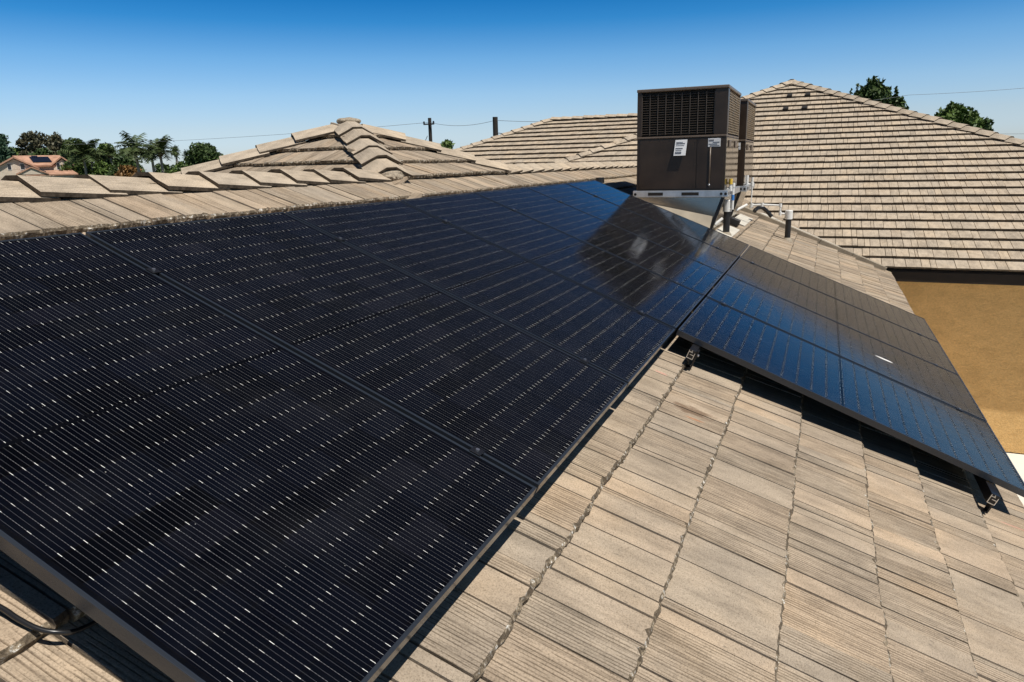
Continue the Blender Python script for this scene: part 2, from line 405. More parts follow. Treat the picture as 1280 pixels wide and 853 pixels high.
# ------------------------------------------------------------------ mesh helper
class MB:
    def __init__(s):
        s.v = []
        s.f = []
        s.mi = []
    def add(s, vs, fs, mi=0):
        o = len(s.v)
        s.v.extend([tuple(v) for v in vs])
        for f in fs:
            s.f.append([o + i for i in f])
            s.mi.append(mi)
    def box(s, x0, x1, y0, y1, z0, z1, mi=0, bev=0.0):
        if bev <= 0:
            v = [(x0, y0, z0), (x1, y0, z0), (x1, y1, z0), (x0, y1, z0), (x0, y0, z1), (x1, y0, z1), (x1, y1, z1), (x0, y1, z1)]
            s.add(v, [(3, 2, 1, 0), (4, 5, 6, 7), (0, 1, 5, 4), (1, 2, 6, 5), (2, 3, 7, 6), (3, 0, 4, 7)], mi)
        else:
            b = bmesh.new()
            bmesh.ops.create_cube(b, size=1.0)
            for v in b.verts:
                v.co = Vector(((x0 + x1) / 2 + v.co.x * (x1 - x0), (y0 + y1) / 2 + v.co.y * (y1 - y0), (z0 + z1) / 2 + v.co.z * (z1 - z0)))
            bmesh.ops.bevel(b, geom=b.edges[:], offset=bev, segments=2, affect='EDGES', profile=0.5)
            b.verts.index_update()
            s.add([v.co for v in b.verts], [[v.index for v in f.verts] for f in b.faces], mi)
            b.free()
    def hexa(s, p, mi=0):
        s.add(p, [(3, 2, 1, 0), (4, 5, 6, 7), (0, 1, 5, 4), (1, 2, 6, 5), (2, 3, 7, 6), (3, 0, 4, 7)], mi)
    def tube(s, pts, rad, seg=10, mi=0, cap=True):
        pts = [Vector(p) for p in pts]
        rads = rad if isinstance(rad, (list, tuple)) else [rad] * len(pts)
        rings = []
        up = None
        for i, p in enumerate(pts):
            if i == 0:
                d = pts[1] - pts[0]
            elif i == len(pts) - 1:
                d = pts[-1] - pts[-2]
            else:
                d = (pts[i + 1] - p).normalized() + (p - pts[i - 1]).normalized()
            d.normalize()
            if up is None:
                up = Vector((0, 0, 1)) if abs(d.z) < 0.9 else Vector((1, 0, 0))
            a = d.cross(up).normalized()
            b = a.cross(d).normalized()
            up = b
            rings.append([p + (a * math.cos(2 * math.pi * k / seg) + b * math.sin(2 * math.pi * k / seg)) * rads[i] for k in range(seg)])
        vs = [v for r in rings for v in r]
        fs = []
        for i in range(len(pts) - 1):
            for k in range(seg):
                fs.append((i * seg + k, i * seg + (k + 1) % seg, (i + 1) * seg + (k + 1) % seg, (i + 1) * seg + k))
        if cap:
            fs.append(tuple(range(seg - 1, -1, -1)))
            fs.append(tuple((len(pts) - 1) * seg + k for k in range(seg)))
        s.add(vs, fs, mi)
    def build(s, name, mats, parent=None, matrix=None, smooth=False):
        me = bpy.data.meshes.new(name)
        me.from_pydata(s.v, [], s.f)
        if not isinstance(mats, (list, tuple)):
            mats = [mats]
        for m in mats:
            me.materials.append(m)
        me.polygons.foreach_set("material_index", s.mi)
        if smooth:
            me.polygons.foreach_set("use_smooth", [True] * len(s.f))
        me.update()
        o = bpy.data.objects.new(name, me)
        COL.objects.link(o)
        if parent is not None:
            o.parent = parent
        if parent is not None and matrix is None and parent in LOCAL:
            # points given in the parent's own coordinates
            WM[o] = WM[parent].copy()
            LOCAL.add(o)
            return o
        if parent is not None:
            o.matrix_parent_inverse = WM[parent].inverted()
        o.matrix_basis = matrix if matrix is not None else Matrix()
        WM[o] = o.matrix_basis.copy()
        return o
WM = {}     # world matrices of the objects built so far
LOCAL = set()   # things whose parts are given in the thing's own coordinates

def tag(o, label=None, cat=None, group=None, kind=None):
    if label: o['label'] = label
    if cat: o['category'] = cat
    if group: o['group'] = group
    if kind: o['kind'] = kind
    return o

def empty(name, matrix, label, cat, group=None, local=False):
    o = bpy.data.objects.new(name, None)
    o.empty_display_size = 0.3
    COL.objects.link(o)
    if not isinstance(matrix, Matrix):
        matrix = Matrix.Translation(Vector(matrix))
    o.matrix_basis = matrix
    WM[o] = matrix.copy()
    if local:
        LOCAL.add(o)
    return tag(o, label, cat, group)

def copy_tree(root, matrix, label=None):
    def cp(o, parent):
        c = o.copy()
        COL.objects.link(c)
        if parent is not None:
            c.parent = parent
        for ch in kids.get(o, []):
            cp(ch, c)
        return c
    kids = {}
    for ob in list(COL.objects):
        if ob.parent is not None:
            kids.setdefault(ob.parent, []).append(ob)
    c = cp(root, None)
    c.matrix_basis = matrix
    WM[c] = matrix.copy()
    if label:
        c['label'] = label
    return c

# ------------------------------------------------------------------ frames
AL = math.radians(22.3)
ca, sa = math.cos(AL), math.sin(AL)
def frame(origin, ex, ey):
    ex = Vector(ex).normalized()
    ey = Vector(ey).normalized()
    ez = ex.cross(ey)
    m = Matrix((ex, ey, ez)).transposed().to_4x4()
    m.translation = Vector(origin)
    return m
PF = frame((0, 0, 4.5), (0, 1, 0), (-ca, 0, sa))      # the panel plane: x along the ridge, y up the slope
def pw(u, v, n=0.0):
    return PF @ Vector((u, -v, n))
KW = 0.401
BW = math.atan(KW)
cb, sb = math.cos(BW), math.sin(BW)

# ------------------------------------------------------------------ ground
g = MB()
NX = 24
for i in range(NX):
    for j in range(NX):
        pass
S = 1500.0
g.add([(-S, -S, 0), (S, -S, 0), (S, S, 0), (-S, S, 0)], [(0, 1, 2, 3)])
tg = NT("dry_ground")
nz = tg.noise(tg.obj(), 0.05, 6.0)
tg.base(tg.ramp(nz, [(0.35, C(0.14, 0.12, 0.07)), (0.5, C(0.09, 0.11, 0.04)), (0.7, C(0.22, 0.18, 0.12))]), 0.95, 0, 0.2)
tag(g.build("ground", tg.m), kind='structure')
g = MB()
g.box(3.2, 16.0, -8.0, 11.3, -0.1, 0.004)
g.box(3.2, 16.0, 11.30, 11.40, -0.1, 0.02)
tag(g.build("patio", simple("patio_concrete", (0.78, 0.74, 0.66), 0.85, 0, 0.3, 0.06, 2.0, 0.1, 80)), kind='structure')

# ------------------------------------------------------------------ tiled roof fields
def clip_poly(poly, a, b, c):
    """keep the side a*x+b*y<=c of a polygon"""
    out = []
    for i in range(len(poly)):
        p, q = poly[i], poly[(i + 1) % len(poly)]
        dp, dq = a * p[0] + b * p[1] - c, a * q[0] + b * q[1] - c
        if dp <= 0:
            out.append(p)
        if (dp < 0 < dq) or (dq < 0 < dp):
            k = dp / (dp - dq)
            out.append((p[0] + (q[0] - p[0]) * k, p[1] + (q[1] - p[1]) * k))
    return out

def inside_planes(poly):
    """half planes of a convex counter-clockwise polygon"""
    r = []
    for i in range(len(poly)):
        p, q = poly[i], poly[(i + 1) % len(poly)]
        dx, dy = q[0] - p[0], q[1] - p[1]
        a, b = dy, -dx
        r.append((a, b, a * p[0] + b * p[1]))
    return r

def tile_field(name, region, butts, zb, parent, matrix, mats, seed, wmin=0.055, wmax=0.20, T=0.035, thick=0.027, near=False, jit=0.003, skip=None, gapw=0.0068):
    """planks of shake tile, each course lifted over the one below; region is a convex polygon in the slope's own x, y"""
    r = random.Random(seed)
    hp = inside_planes(region)
    xs = [p[0] for p in region]
    mb = MB()
    for k in range(len(butts) - 1):
        y0, y1 = butts[k], butts[k + 1]
        ln = (y1 - y0) + 0.075
        x = min(xs) - r.random() * 0.15
        cj = r.uniform(-0.003, 0.003)
        while x < max(xs):
            # one tile of about a third of a metre is moulded as two or three planks
            tw = 0.335
            nn = r.choice((3, 3, 4)) if wmax < 0.25 else r.choice((2, 2, 3))
            cuts = sorted(r.uniform(wmin, tw - wmin) for _ in range(nn - 1))
            cuts = [0.0] + [c for i, c in enumerate(cuts) if i == 0 or c - cuts[i - 1] > 0.03] + [tw]
            ty = r.uniform(-jit, jit) * 1.5
            tz = r.uniform(-0.0025, 0.0025)
            for a, b in zip(cuts[:-1], cuts[1:]):
                gp = gapw if b < tw else gapw + 0.001
                xa, xb = x + a, x + b - gp
                if skip and skip(xa, y0, xb):
                    continue
                poly = [(xa, y0), (xb, y0), (xb, y0 + ln), (xa, y0 + ln)]
                for h in hp:
                    poly = clip_poly(poly, *h)
                    if len(poly) < 3:
                        break
                if len(poly) < 3:
                    continue
                dz = tz + r.uniform(-0.0022, 0.0022)
                full = len(poly) == 4 and abs(min(p[0] for p in poly) - xa) < 1e-6 and abs(max(p[0] for p in poly) - xb) < 1e-6 and abs(min(p[1] for p in poly) - y0) < 1e-6
                def zt(y):
                    return zb + T * (1 - (y - y0) / ln) + dz
                if full and near:
                    n = max(2, int((xb - xa) / 0.018))
                    top = []
                    f1 = []
                    f2 = []
                    f3 = []
                    for i in range(n + 1):
                        xx = xa + (xb - xa) * i / n
                        j1 = r.uniform(0, 0.005) + (r.uniform(0, 0.014) if r.random() < 0.16 else 0)
                        j2 = j1 * 0.4 + r.uniform(-0.006, 0.001)
                        yy = y0 + cj + ty
                        f1.append((xx, yy + 0.0065 + j1, zt(y0)))
                        f2.append((xx, yy + j2, zt(y0) - r.uniform(0.006, 0.012)))
                        f3.append((xx, yy + j2 + r.uniform(-0.002, 0.005), zt(y0) - thick))
                        top.append((xx, y0 + ln, zt(y0 + ln)))
                    o = f1 + f2 + f3 + top
                    N = n + 1
                    fs, fb = [], []
                    for i in range(n):
                        fs.append((i, i + 1, 3 * N + i + 1, 3 * N + i))
                        fb.append((N + i, N + i + 1, i + 1, i))
                        fb.append((2 * N + i, 2 * N + i + 1, N + i + 1, N + i))
                    base = len(mb.v)
                    mb.v.extend(o)
                    lo0 = len(mb.v)
                    mb.v.extend([(xa, y0 + ln, zt(y0 + ln) - thick), (xb, y0 + ln, zt(y0 + ln) - thick)])
                    for f in fs:
                        mb.f.append([base + i for i in f]); mb.mi.append(0)
                    for f in fb:
                        mb.f.append([base + i for i in f]); mb.mi.append(1)
                    # side walls
                    mb.f.append([base + 2 * N, base + N, base, base + 3 * N, lo0]); mb.mi.append(0)
                    mb.f.append([lo0 + 1, base + 3 * N + n, base + n, base + N + n, base + 2 * N + n]); mb.mi.append(0)
                else:
                    n = len(poly)
                    yy = r.uniform(-jit, jit) + ty
                    top = []
                    bot = []
                    for (qx, qy) in poly:
                        fy = yy if abs(qy - y0) < 1e-6 else 0.0
                        top.append((qx, qy + fy, zt(qy)))
                        bot.append((qx, qy + fy, zt(qy) - thick))
                    base = len(mb.v)
                    mb.v.extend(top + bot)
                    mb.f.append([base + i for i in range(n)]); mb.mi.append(0)
                    for i in range(n):
                        j = (i + 1) % n
                        mb.f.append([base + n + i, base + n + j, base + j, base + i])
                        mb.mi.append(1 if abs(poly[i][1] - y0) < 1e-6 and abs(poly[j][1] - y0) < 1e-6 else 0)
            x += tw
    # the deck under the tiles
    d = [(p[0], p[1], zb - 0.035) for p in region]
    base = len(mb.v)
    mb.v.extend(d)
    mb.f.append([base + i for i in range(len(d))]); mb.mi.append(2)
    return mb.build(name, mats + [M['under']], parent, matrix)

house = empty("tiled_house", (-2.0, 5.0, 0), "tan concrete tiled house with ochre stucco wall carrying the solar array", "house")
HT = -0.155
nearm = [M['tile_near'], M['butt']]
farm = [M['tile'], M['butt_dark']]
butts_v = [3.80, 3.52, 3.235, 2.955, 2.63, 2.29, 1.98, 1.63, 1.28, 0.97, 0.65, 0.33, 0.01, -0.31, -0.70]
b1 = [-v for v in butts_v] + [0.80]
YR = 0.80
# near slope up to the ridge and back to the valley
reg1 = [(-3.0, -3.80), (10.75, -3.80), (10.75 + 4.6 * ca, 0.80), (-3.0, 0.80)]
tile_field("near_roof_slope", reg1, b1, HT - 0.0175, house, PF, nearm, 3, near=True)
# hip rising above the ridge: slope facing the array, slope facing the camera
ux0, ux1, uxa, ya = 3.25, 5.32, 4.285, 0.80 + 1.035 / ca
regp = [(ux0 - 0.10, 0.63), (ux1 + 0.10, 0.63), (uxa, ya - 0.15)]
bp = [0.63, 0.95, 1.27, 1.59, 1.95]
tile_field("hip_roof_slope", regp, bp, HT - 0.0175, house, PF @ Matrix.Translation((0, 0, 0.012)), nearm, 5, near=True, T=0.042)
ridge_p = PF @ Vector((0, YR, HT))
XR, ZR = ridge_p.x, ridge_p.z            # ridge line
AP = Vector((XR - 1.035, uxa, ZR + 1.035 * sa / ca))
F2 = frame((AP.x, AP.y, AP.z), (1, 0, 0), (0, ca, sa))
hl = 3.2
reg2 = [(-hl + 0.13, -hl / ca), (hl - 0.13, -hl / ca), (0, -0.14)]
tile_field("hip_roof_slope", reg2, [-hl / ca + 0.32 * i - 0.02 for i in range(12)], -0.0175, house, F2, nearm, 6, near=True, T=0.042,
           skip=lambda x, y, xb: x > 1.5)
# back slopes
F3 = frame((XR, 0, ZR), (0, -1, 0), (ca, 0, sa))
tile_field("rear_roof_slope", [(-15.5, -4.6), (3.0, -4.6), (3.0, 0.0), (-15.5, 0.0)], [-4.6 + 0.33 * i for i in range(15)], -0.0175, house, F3, farm, 7, wmin=0.1, wmax=0.3)
F3b = frame(AP, (0, -1, 0), (ca, 0, sa))
tile_field("hip_roof_slope", [(-hl, -hl / ca), (hl, -hl / ca), (0, 0)], [-hl / ca + 0.32 * i for i in range(12)], -0.0175, house, F3b, farm, 8, wmin=0.1, wmax=0.3)
F3c = frame(AP, (-1, 0, 0), (0, -ca, sa))
tile_field("hip_roof_slope", [(-1.0, -1.0 / ca), (hl, -hl / ca), (0, 0)], [-hl / ca + 0.32 * i for i in range(12)], -0.0175, house, F3c, farm, 9, wmin=0.1, wmax=0.3)

# wing to the right, its slope facing the camera
EX, EY, EZ = 3.45, 10.80, 2.99
FW = frame((EX, EY, EZ), (1, 0, 0), (0, cb, sb))
PK = Vector((1.43, 19.887, 6.639))
hw = PK.y - EY
pkx = PK.x - EX
regw = [(pkx - hw, 0.0), (pkx + hw, 0.0), (pkx, hw / cb)]
bw = [0.0 + 0.328 * i for i in range(31)]
tile_field("wing_roof_slope", regw, bw, -0.02, house, FW, farm, 12, wmin=0.08, wmax=0.3, jit=0.0012, T=0.052, thick=0.030,
           skip=lambda x, y, xb: x + EX < -5.0, gapw=0.007)
for (a, k) in ((-2.006, 26), (-1.58, 26), (-2.034, 23), (-1.609, 23)):
    q = MB()
    q.box(a - 0.06, a + 0.06, bw[k] - 0.012, bw[k] + 0.14, 0.0, 0.064, 0, 0.004)
    q.build("tile_vent", M['cavity'], house, FW)
FWr = frame(PK, (0, 1, 0), (-cb, 0, sb))
tile_field("wing_roof_slope", [(-hw, -hw / cb), (hw, -hw / cb), (0, 0)], [-hw / cb + 0.328 * i for i in range(32)], -0.02, house, FWr, farm, 13, wmin=0.15, wmax=0.3)
FWl = frame(PK, (0, -1, 0), (cb, 0, sb))
tile_field("wing_roof_slope", [(-4.0, -4.0 / cb), (hw, -hw / cb), (0, 0)], [-hw / cb + 0.328 * i for i in range(32)], -0.02, house, FWl, farm, 14, wmin=0.15, wmax=0.3)
# farther wing, ridge parallel to the picture
MP = Vector((-5.21, 19.52, 5.96))
FM = frame(MP, (1, 0, 0), (0, cb, sb))
hm = 7.4
tile_field("rear_wing_roof_slope", [(-hm, -hm / cb), (8.0, -hm / cb), (8.0, 0.0), (0, 0)], [-hm / cb + 0.328 * i for i in range(26)], -0.02, house, FM, farm, 15, wmin=0.12, wmax=0.3, T=0.058, thick=0.03, gapw=0.007)
FMb = frame(MP, (0, -1, 0), (cb, 0, sb))
tile_field("rear_wing_roof_slope", [(-hm, -hm / cb), (hm, -hm / cb), (0, 0)], [-hm / cb + 0.328 * i for i in range(26)], -0.02, house, FMb, farm, 16, wmin=0.15, wmax=0.3)
FMc = frame(MP, (-1, 0, 0), (0, -cb, sb))
tile_field("rear_wing_roof_slope", [(-8.0, -hm / cb), (hm, -hm / cb), (0, 0), (-8.0, 0)], [-hm / cb + 0.328 * i for i in range(26)], -0.02, house, FMc, farm, 17, wmin=0.15, wmax=0.3)

# ------------------------------------------------------------------ ridge and hip caps
def cap_mesh(seed, near=True):
    r = random.Random(seed)
    L = 0.42
    prof = [(-0.166, -0.070), (-0.102, -0.035), (-0.038, 0.0), (0.038, 0.0), (0.102, -0.035), (0.166, -0.070)]
    th = 0.019
    mb = MB()
    ny = 3
    n = len(prof)
    top, bot = [], []
    for j in range(ny + 1):
        y = L * j / ny
        lift = 0.031 * (1 - j / ny)
        for (x, z) in prof:
            jx = r.uniform(-0.004, 0.004)
            jy = r.uniform(-0.006, 0.006) if j == 0 else 0
            top.append((x + jx, y + jy, z + lift))
            bot.append((x * 0.97 + jx, y + jy + (0.003 if j == 0 else 0), z + lift - th))
    N = n * (ny + 1)
    mb.v = top + bot
    for j in range(ny):
        for i in range(n - 1):
            a = j * n + i
            mb.f.append([a, a + 1, a + n + 1, a + n]); mb.mi.append(0)
            mb.f.append([N + a + n, N + a + n + 1, N + a + 1, N + a]); mb.mi.append(1)
        mb.f.append([N + j * n, j * n, j * n + n, N + j * n + n][::-1]); mb.mi.append(1)
        e = j * n + n - 1
        mb.f.append([N + e + n, e + n, e, N + e][::-1]); mb.mi.append(1)
    for i in range(n - 1):
        mb.f.append([N + i, N + i + 1, i + 1, i]); mb.mi.append(1)
    return mb

cap_src = [cap_mesh(s) for s in range(5)]
cap_obs = []
for s in cap_src:
    me = bpy.data.meshes.new("ridge_cap")
    me.from_pydata(s.v, [], s.f)
    me.materials.append(M['tile'])
    me.materials.append(M['butt_dark'])
    me.polygons.foreach_set("material_index", s.mi)
    me.update()
    cap_obs.append(me)
hinv = WM[house].inverted()
rest = MB()
def cap_line(p0, p1, step=0.335, lift=0.048, parts=True, spread=1.0):
    p0, p1 = Vector(p0), Vector(p1)
    d = (p1 - p0)
    L = d.length
    d.normalize()
    side = d.cross(Vector((0, 0, 1))).normalized()
    up = side.cross(d)
    nb = max(2, round((L - 0.36) / step) + 1)
    step = (L - 0.36) / (nb - 1)
    for i in range(nb):
        p = p0 + d * (i * step) + up * (lift + rnd.uniform(-0.004, 0.004)) + side * rnd.uniform(-0.006, 0.006)
        dd = (d + side * rnd.uniform(-0.012, 0.012)).normalized()
        s2 = dd.cross(up).normalized()
        m = Matrix((s2, dd, s2.cross(dd))).transposed().to_4x4()
        m.translation = p
        if parts:
            o = bpy.data.objects.new("ridge_cap", cap_obs[rnd.randrange(5)])
            COL.objects.link(o)
            o.parent = house
            o.matrix_parent_inverse = hinv
            o.matrix_basis = m
        else:
            c = cap_src[rnd.randrange(5)]
            o = len(rest.v)
            rest.v.extend([tuple(m @ Vector(v)) for v in c.v])
            rest.f.extend([[o + q for q in f] for f in c.f])
            rest.mi.extend(c.mi)
kz = sa / ca
cap_line((XR, -1.35, ZR), (XR, 3.0, ZR), lift=0.006)                                        # long ridge on the left
cap_line((XR, -3.0, ZR), (XR, -1.40, ZR), lift=0.006, parts=False)
cap_line((XR + 0.14, 3.11, ZR - 0.14 * kz), AP - Vector((-0.04, 0.04, 0.02)), lift=0.066)     # hip towards the camera
cap_line(AP + Vector((-2.45, -2.45, -2.45 * kz)), AP - Vector((0.12, 0.12, 0.04)))   # hip to the left
cap_line((XR + 0.08, 5.40, ZR - 0.08 * kz), AP + Vector((0.12, 0.12, -0.04)))      # hip to the right
cap_line(AP + Vector((-hl, hl, -hl * kz)), AP + Vector((-0.12, 0.12, -0.04)), parts=False)
cap_line((XR, 14.9, ZR), (XR, 5.40, ZR), lift=0.012)                                         # ridge behind the array
cap_line(PK + Vector((7.2, -7.2, -7.2 * KW)), PK)                                # wing, right hip
cap_line(PK + Vector((hw, -hw, -hw * KW)), PK + Vector((7.25, -7.25, -7.25 * KW)), parts=False)
cap_line(PK + Vector((-7.2, -7.2, -7.2 * KW)), PK, parts=False)
cap_line(PK, PK + Vector((0, 8, 0)), parts=False)
cap_line(MP + Vector((-4.5, -4.5, -4.5 * KW)), MP, parts=False)
cap_line(MP, MP + Vector((8, 0, 0)), parts=False)
tag(rest.build("ridge_cap_run", [M['tile'], M['butt_dark']], house), kind='stuff')
# mortar where the near hip meets the ridge
mo = MB()
for i in range(46):
    t_ = rnd.random()
    c = Vector((XR + 0.19 - 0.12 * t_, 3.10 + 0.10 * t_, ZR - 0.085 + 0.05 * t_)) + Vector((rnd.uniform(-.07, .07), rnd.uniform(-.07, .07), rnd.uniform(-.02, .03)))
    s_ = rnd.uniform(0.012, 0.030)
    b = bmesh.new()
    bmesh.ops.create_icosphere(b, subdivisions=1, radius=s_)
    b.verts.index_update()
    mo.add([v.co * rnd.uniform(0.8, 1.2) + c for v in b.verts], [[v.index for v in f.verts] for f in b.faces])
    b.free()
M['mortar'] = simple("grey_mortar", (0.36, 0.30, 0.225), 0.95, 0, 0.2, 0.35, 60, 0.8, 70)
b = bmesh.new()
bmesh.ops.create_icosphere(b, subdivisions=3, radius=1.0)
b.verts.index_update()
for v in b.verts:
    k_ = 1 + rnd.uniform(-0.08, 0.08)
    v.co = Vector((XR + 0.09, 3.17, ZR - 0.035)) + Vector((v.co.x * 0.13 * k_, v.co.y * 0.13 * k_, v.co.z * 0.062 * k_))
mo.add([v.co for v in b.verts], [[v.index for v in f.verts] for f in b.faces])
b.free()
mo.build("mortar", M['mortar'], house)
b = bmesh.new()
bmesh.ops.create_icosphere(b, subdivisions=4, radius=1.0)
mo = MB()
b.verts.index_update()
for v in b.verts:
    k_ = 1 + 0.10 * math.sin(v.co.x * 5 + 1) * math.cos(v.co.y * 6) + rnd.uniform(-0.02, 0.02)
    v.co = AP + Vector((v.co.x * 0.11 * k_, v.co.y * 0.11 * k_, 0.045 + v.co.z * 0.034 * k_))
mo.add([v.co for v in b.verts], [[v.index for v in f.verts] for f in b.faces])
b.free()
mo.build("mortar", M['mortar'], house)

# ------------------------------------------------------------------ walls, eaves and valley
w = MB()
w.box(3.02, 11.5, 11.30, 11.50, 0.0, 2.80)
w.build("stucco_wall", M['stucco'], house)
w = MB()
w.box(2.80, 3.0, -6.0, 11.30, 0.0, 2.78)
w.build("stucco_wall", M['stucco'], house)
w = MB()
w.box(-6.5, -6.3, -6.0, 24.0, 0.0, 2.6)
w.build("stucco_wall", M['stucco'], house)
w = MB()
w.box(3.46, 11.6, 10.835, 10.875, 2.782, 2.955)
w.box(3.48, 11.6, 10.880, 11.298, 2.800, 2.830)
w.build("fascia", M['fascia'], house)
w = MB()
ex_, ez_ = pw(0, 3.78, HT - 0.055).x, pw(0, 3.78, HT - 0.055).z
w.box(ex_ - 0.05, ex_ - 0.01, -3.0, 10.70, ez_ - 0.17, ez_ + 0.002)
w.box(3.003, ex_ - 0.055, -3.0, 10.70, ez_ - 0.15, ez_ - 0.12)
w.build("fascia", M['fascia'], house)
# raised flashing band along the valley and the pale valley metal behind it
def strip(name, a0, a1, wdt, hgt, mat, n0=HT, seg=14, wob=0.0):
    mb = MB()
    a0, a1 = Vector(a0), Vector(a1)
    d = (a1 - a0).normalized()
    s = Vector((-d.y, d.x))
    for i in range(seg):
        p = a0 + (a1 - a0) * (i / seg)
        q = a0 + (a1 - a0) * ((i + 0.985) / seg)
        z0, z1 = n0 - 0.04, n0 + hgt + rnd.uniform(-wob, wob)
        c = [p - s * wdt / 2, q - s * wdt / 2, q + s * wdt / 2, p + s * wdt / 2]
        mb.hexa([(x.x, x.y, z0) for x in c] + [(x.x, x.y, z1) for x in c])
    return mb.build(name, mat, house, PF)
strip("valley_flashing", (11.20, -1.10), (10.78, -3.72), 0.17, 0.060, M['flash'], seg=5, wob=0.002)
strip("valley_metal", (11.62, -1.60), (10.93, -3.74), 0.30, 0.028, M['flash_pale'], seg=8, wob=0.004)

# ------------------------------------------------------------------ solar panels
PWD, PLN = 1.040, 1.840
fr = MB()
lip, hz = 0.0095, 0.033
fr.box(0, lip, -PLN, 0, -hz, 0, 0, 0.0012)
fr.box(PWD - lip, PWD, -PLN, 0, -hz, 0, 0, 0.0012)
fr.box(lip + 0.0002, PWD - lip - 0.0002, -lip, 0, -hz, -0.0003, 0, 0.0012)
fr.box(lip + 0.0002, PWD - lip - 0.0002, -PLN, -PLN + lip, -hz, -0.0003, 0, 0.0012)
gl = MB()
gl.box(lip - 0.002, PWD - lip + 0.002, -PLN + lip - 0.002, -lip + 0.002, -0.008, -0.0022)
PW_, PL_ = 1.06, 1.853
def pmat(c, row):
    return PF @ Matrix.Translation(((c - 1) * PW_ + 0.010, -(row * PL_ + 0.0065), rnd.uniform(-0.0012, 0.0012))) @ Matrix.Rotation(rnd.uniform(-0.0012, 0.0012), 4, 'X') @ Matrix.Rotation(rnd.uniform(-0.0012, 0.0012), 4, 'Y')
up_l = ["black solar panel nearest the camera with its bare edge over the loose cable",
        "black solar panel second from the near end of the upper row",
        "black solar panel third from the near end, its corner touching the notch",
        "solar panel of the upper row, just beyond the notch, fourth from the near end",
        "solar panel of the upper row, fifth from the near end, beside the dark reflection",
        "solar panel of the upper row, sixth from the near end, crossed by the dark reflection",
        "far end panel of the upper solar row, right in front of the sheet metal curb"]
lo_l = ["lower row solar panel above the tan tiles with two rail ends showing",
        "lower row solar panel with a white bird dropping, second from the rail ends",
        "lower row solar panel third from the rail ends, between the dropping and the far end",
        "far end panel of the lower solar row, nearest the ochre wall and vent pipes"]
first = None
panel_list = []
for row, c0, labels in ((0, 0, up_l), (1, 3, lo_l)):
    for i, lb in enumerate(labels):
        m = pmat(c0 + i, row)
        if first is None:
            first = empty("solar_panel", m, lb, "solar panel", "solar panels of the roof array", True)
            fr.build("frame", M['frame'], first)
            gl.build("cell_glass", M['cells'], first)
        else:
            copy_tree(first, m, lb)

# ------------------------------------------------------------------ rails, clamps and feet
def rail(name, u0, u1, v, seams, label, foot_u):
    root = empty(name, PF @ Matrix.Translation((u0, -v, -0.062)), label, "rail", "mounting rails under the solar panels", True)
    o = Vector((u0, -v, -0.062))
    b = MB()
    L = u1 - u0
    b.box(0.0, L, -0.020, 0.020, -0.028, 0.024, 0, 0.002)
    b.build("rail_bar", M['black'], root)
    # sawn end: bare metal outline of the hollow profile
    e = MB()
    t = 0.0032
    for (y0, y1, z0, z1) in ((-0.018, -0.018 + t, -0.026, 0.012), (0.018 - t, 0.018, -0.026, 0.020), (-0.0145, 0.0145, -0.026, -0.026 + t), (-0.0145, 0.006, -0.004, -0.004 + t), (-0.004, 0.0145, 0.010, 0.010 + t), (0.0, t, 0.0138, 0.022)):
        e.box(-0.003, -0.0002, y0, y1, z0, z1)
    e.build("sawn_end", M['silver'], root)
    for fu in foot_u:
        f = MB()
        x = fu - u0
        f.box(x - 0.025, x + 0.025, -0.030, -0.0215, -0.085, 0.018, 0, 0.001)
        f.box(x - 0.025, x + 0.025, -0.0298, 0.05, -0.092, -0.0855, 0, 0.001)
        ft = f.build("standoff_foot", M['black'], root)
        bt = MB()
        bt.tube([(x, -0.038, -0.008), (x, -0.0305, -0.008)], 0.007, 6)
        bt.build("foot_bolt", M['bolt'], ft)
    for su in seams:
        x = su - u0
        k = MB()
        k.box(x - 0.0175, x + 0.0175, -0.018, 0.018, 0.0625, 0.0665, 0, 0.001)
        k.box(x - 0.007, x + 0.007, -0.016, 0.016, 0.0242, 0.0624)
        kc = k.build("mid_clamp", M['black'], root)
        q = MB()
        q.tube([(x, 0, 0.0666), (x, 0, 0.0715)], 0.0065, 6)
        q.build("clamp_bolt", M['bolt'], kc)
    return root
su1 = [0.0, 1.06, 2.12, 3.18, 4.24, 5.30]
su2 = [3.18, 4.24, 5.30]
rail("mounting_rail", -1.02, 6.30, 0.345, su1, "upper rail of the upper solar row, showing only as clamps near the ridge", [-0.7, 0.6, 1.9, 3.2, 4.5, 5.8])
rail("mounting_rail", -1.02, 6.30, 1.64, su1, "lower rail of the upper solar row, running above its bottom edge", [-0.7, 0.6, 1.9, 3.2, 4.5, 5.8])
rail("mounting_rail", 2.015, 6.30, 1.985, su2, "black rail with bare sawn end sticking out at the notch of the array", [2.075, 3.4, 4.7, 6.0])
rail("mounting_rail", 1.985, 6.30, 3.53, su2, "black rail with bare sawn end sticking out near the roof eave", [2.05, 3.4, 4.7, 6.0])

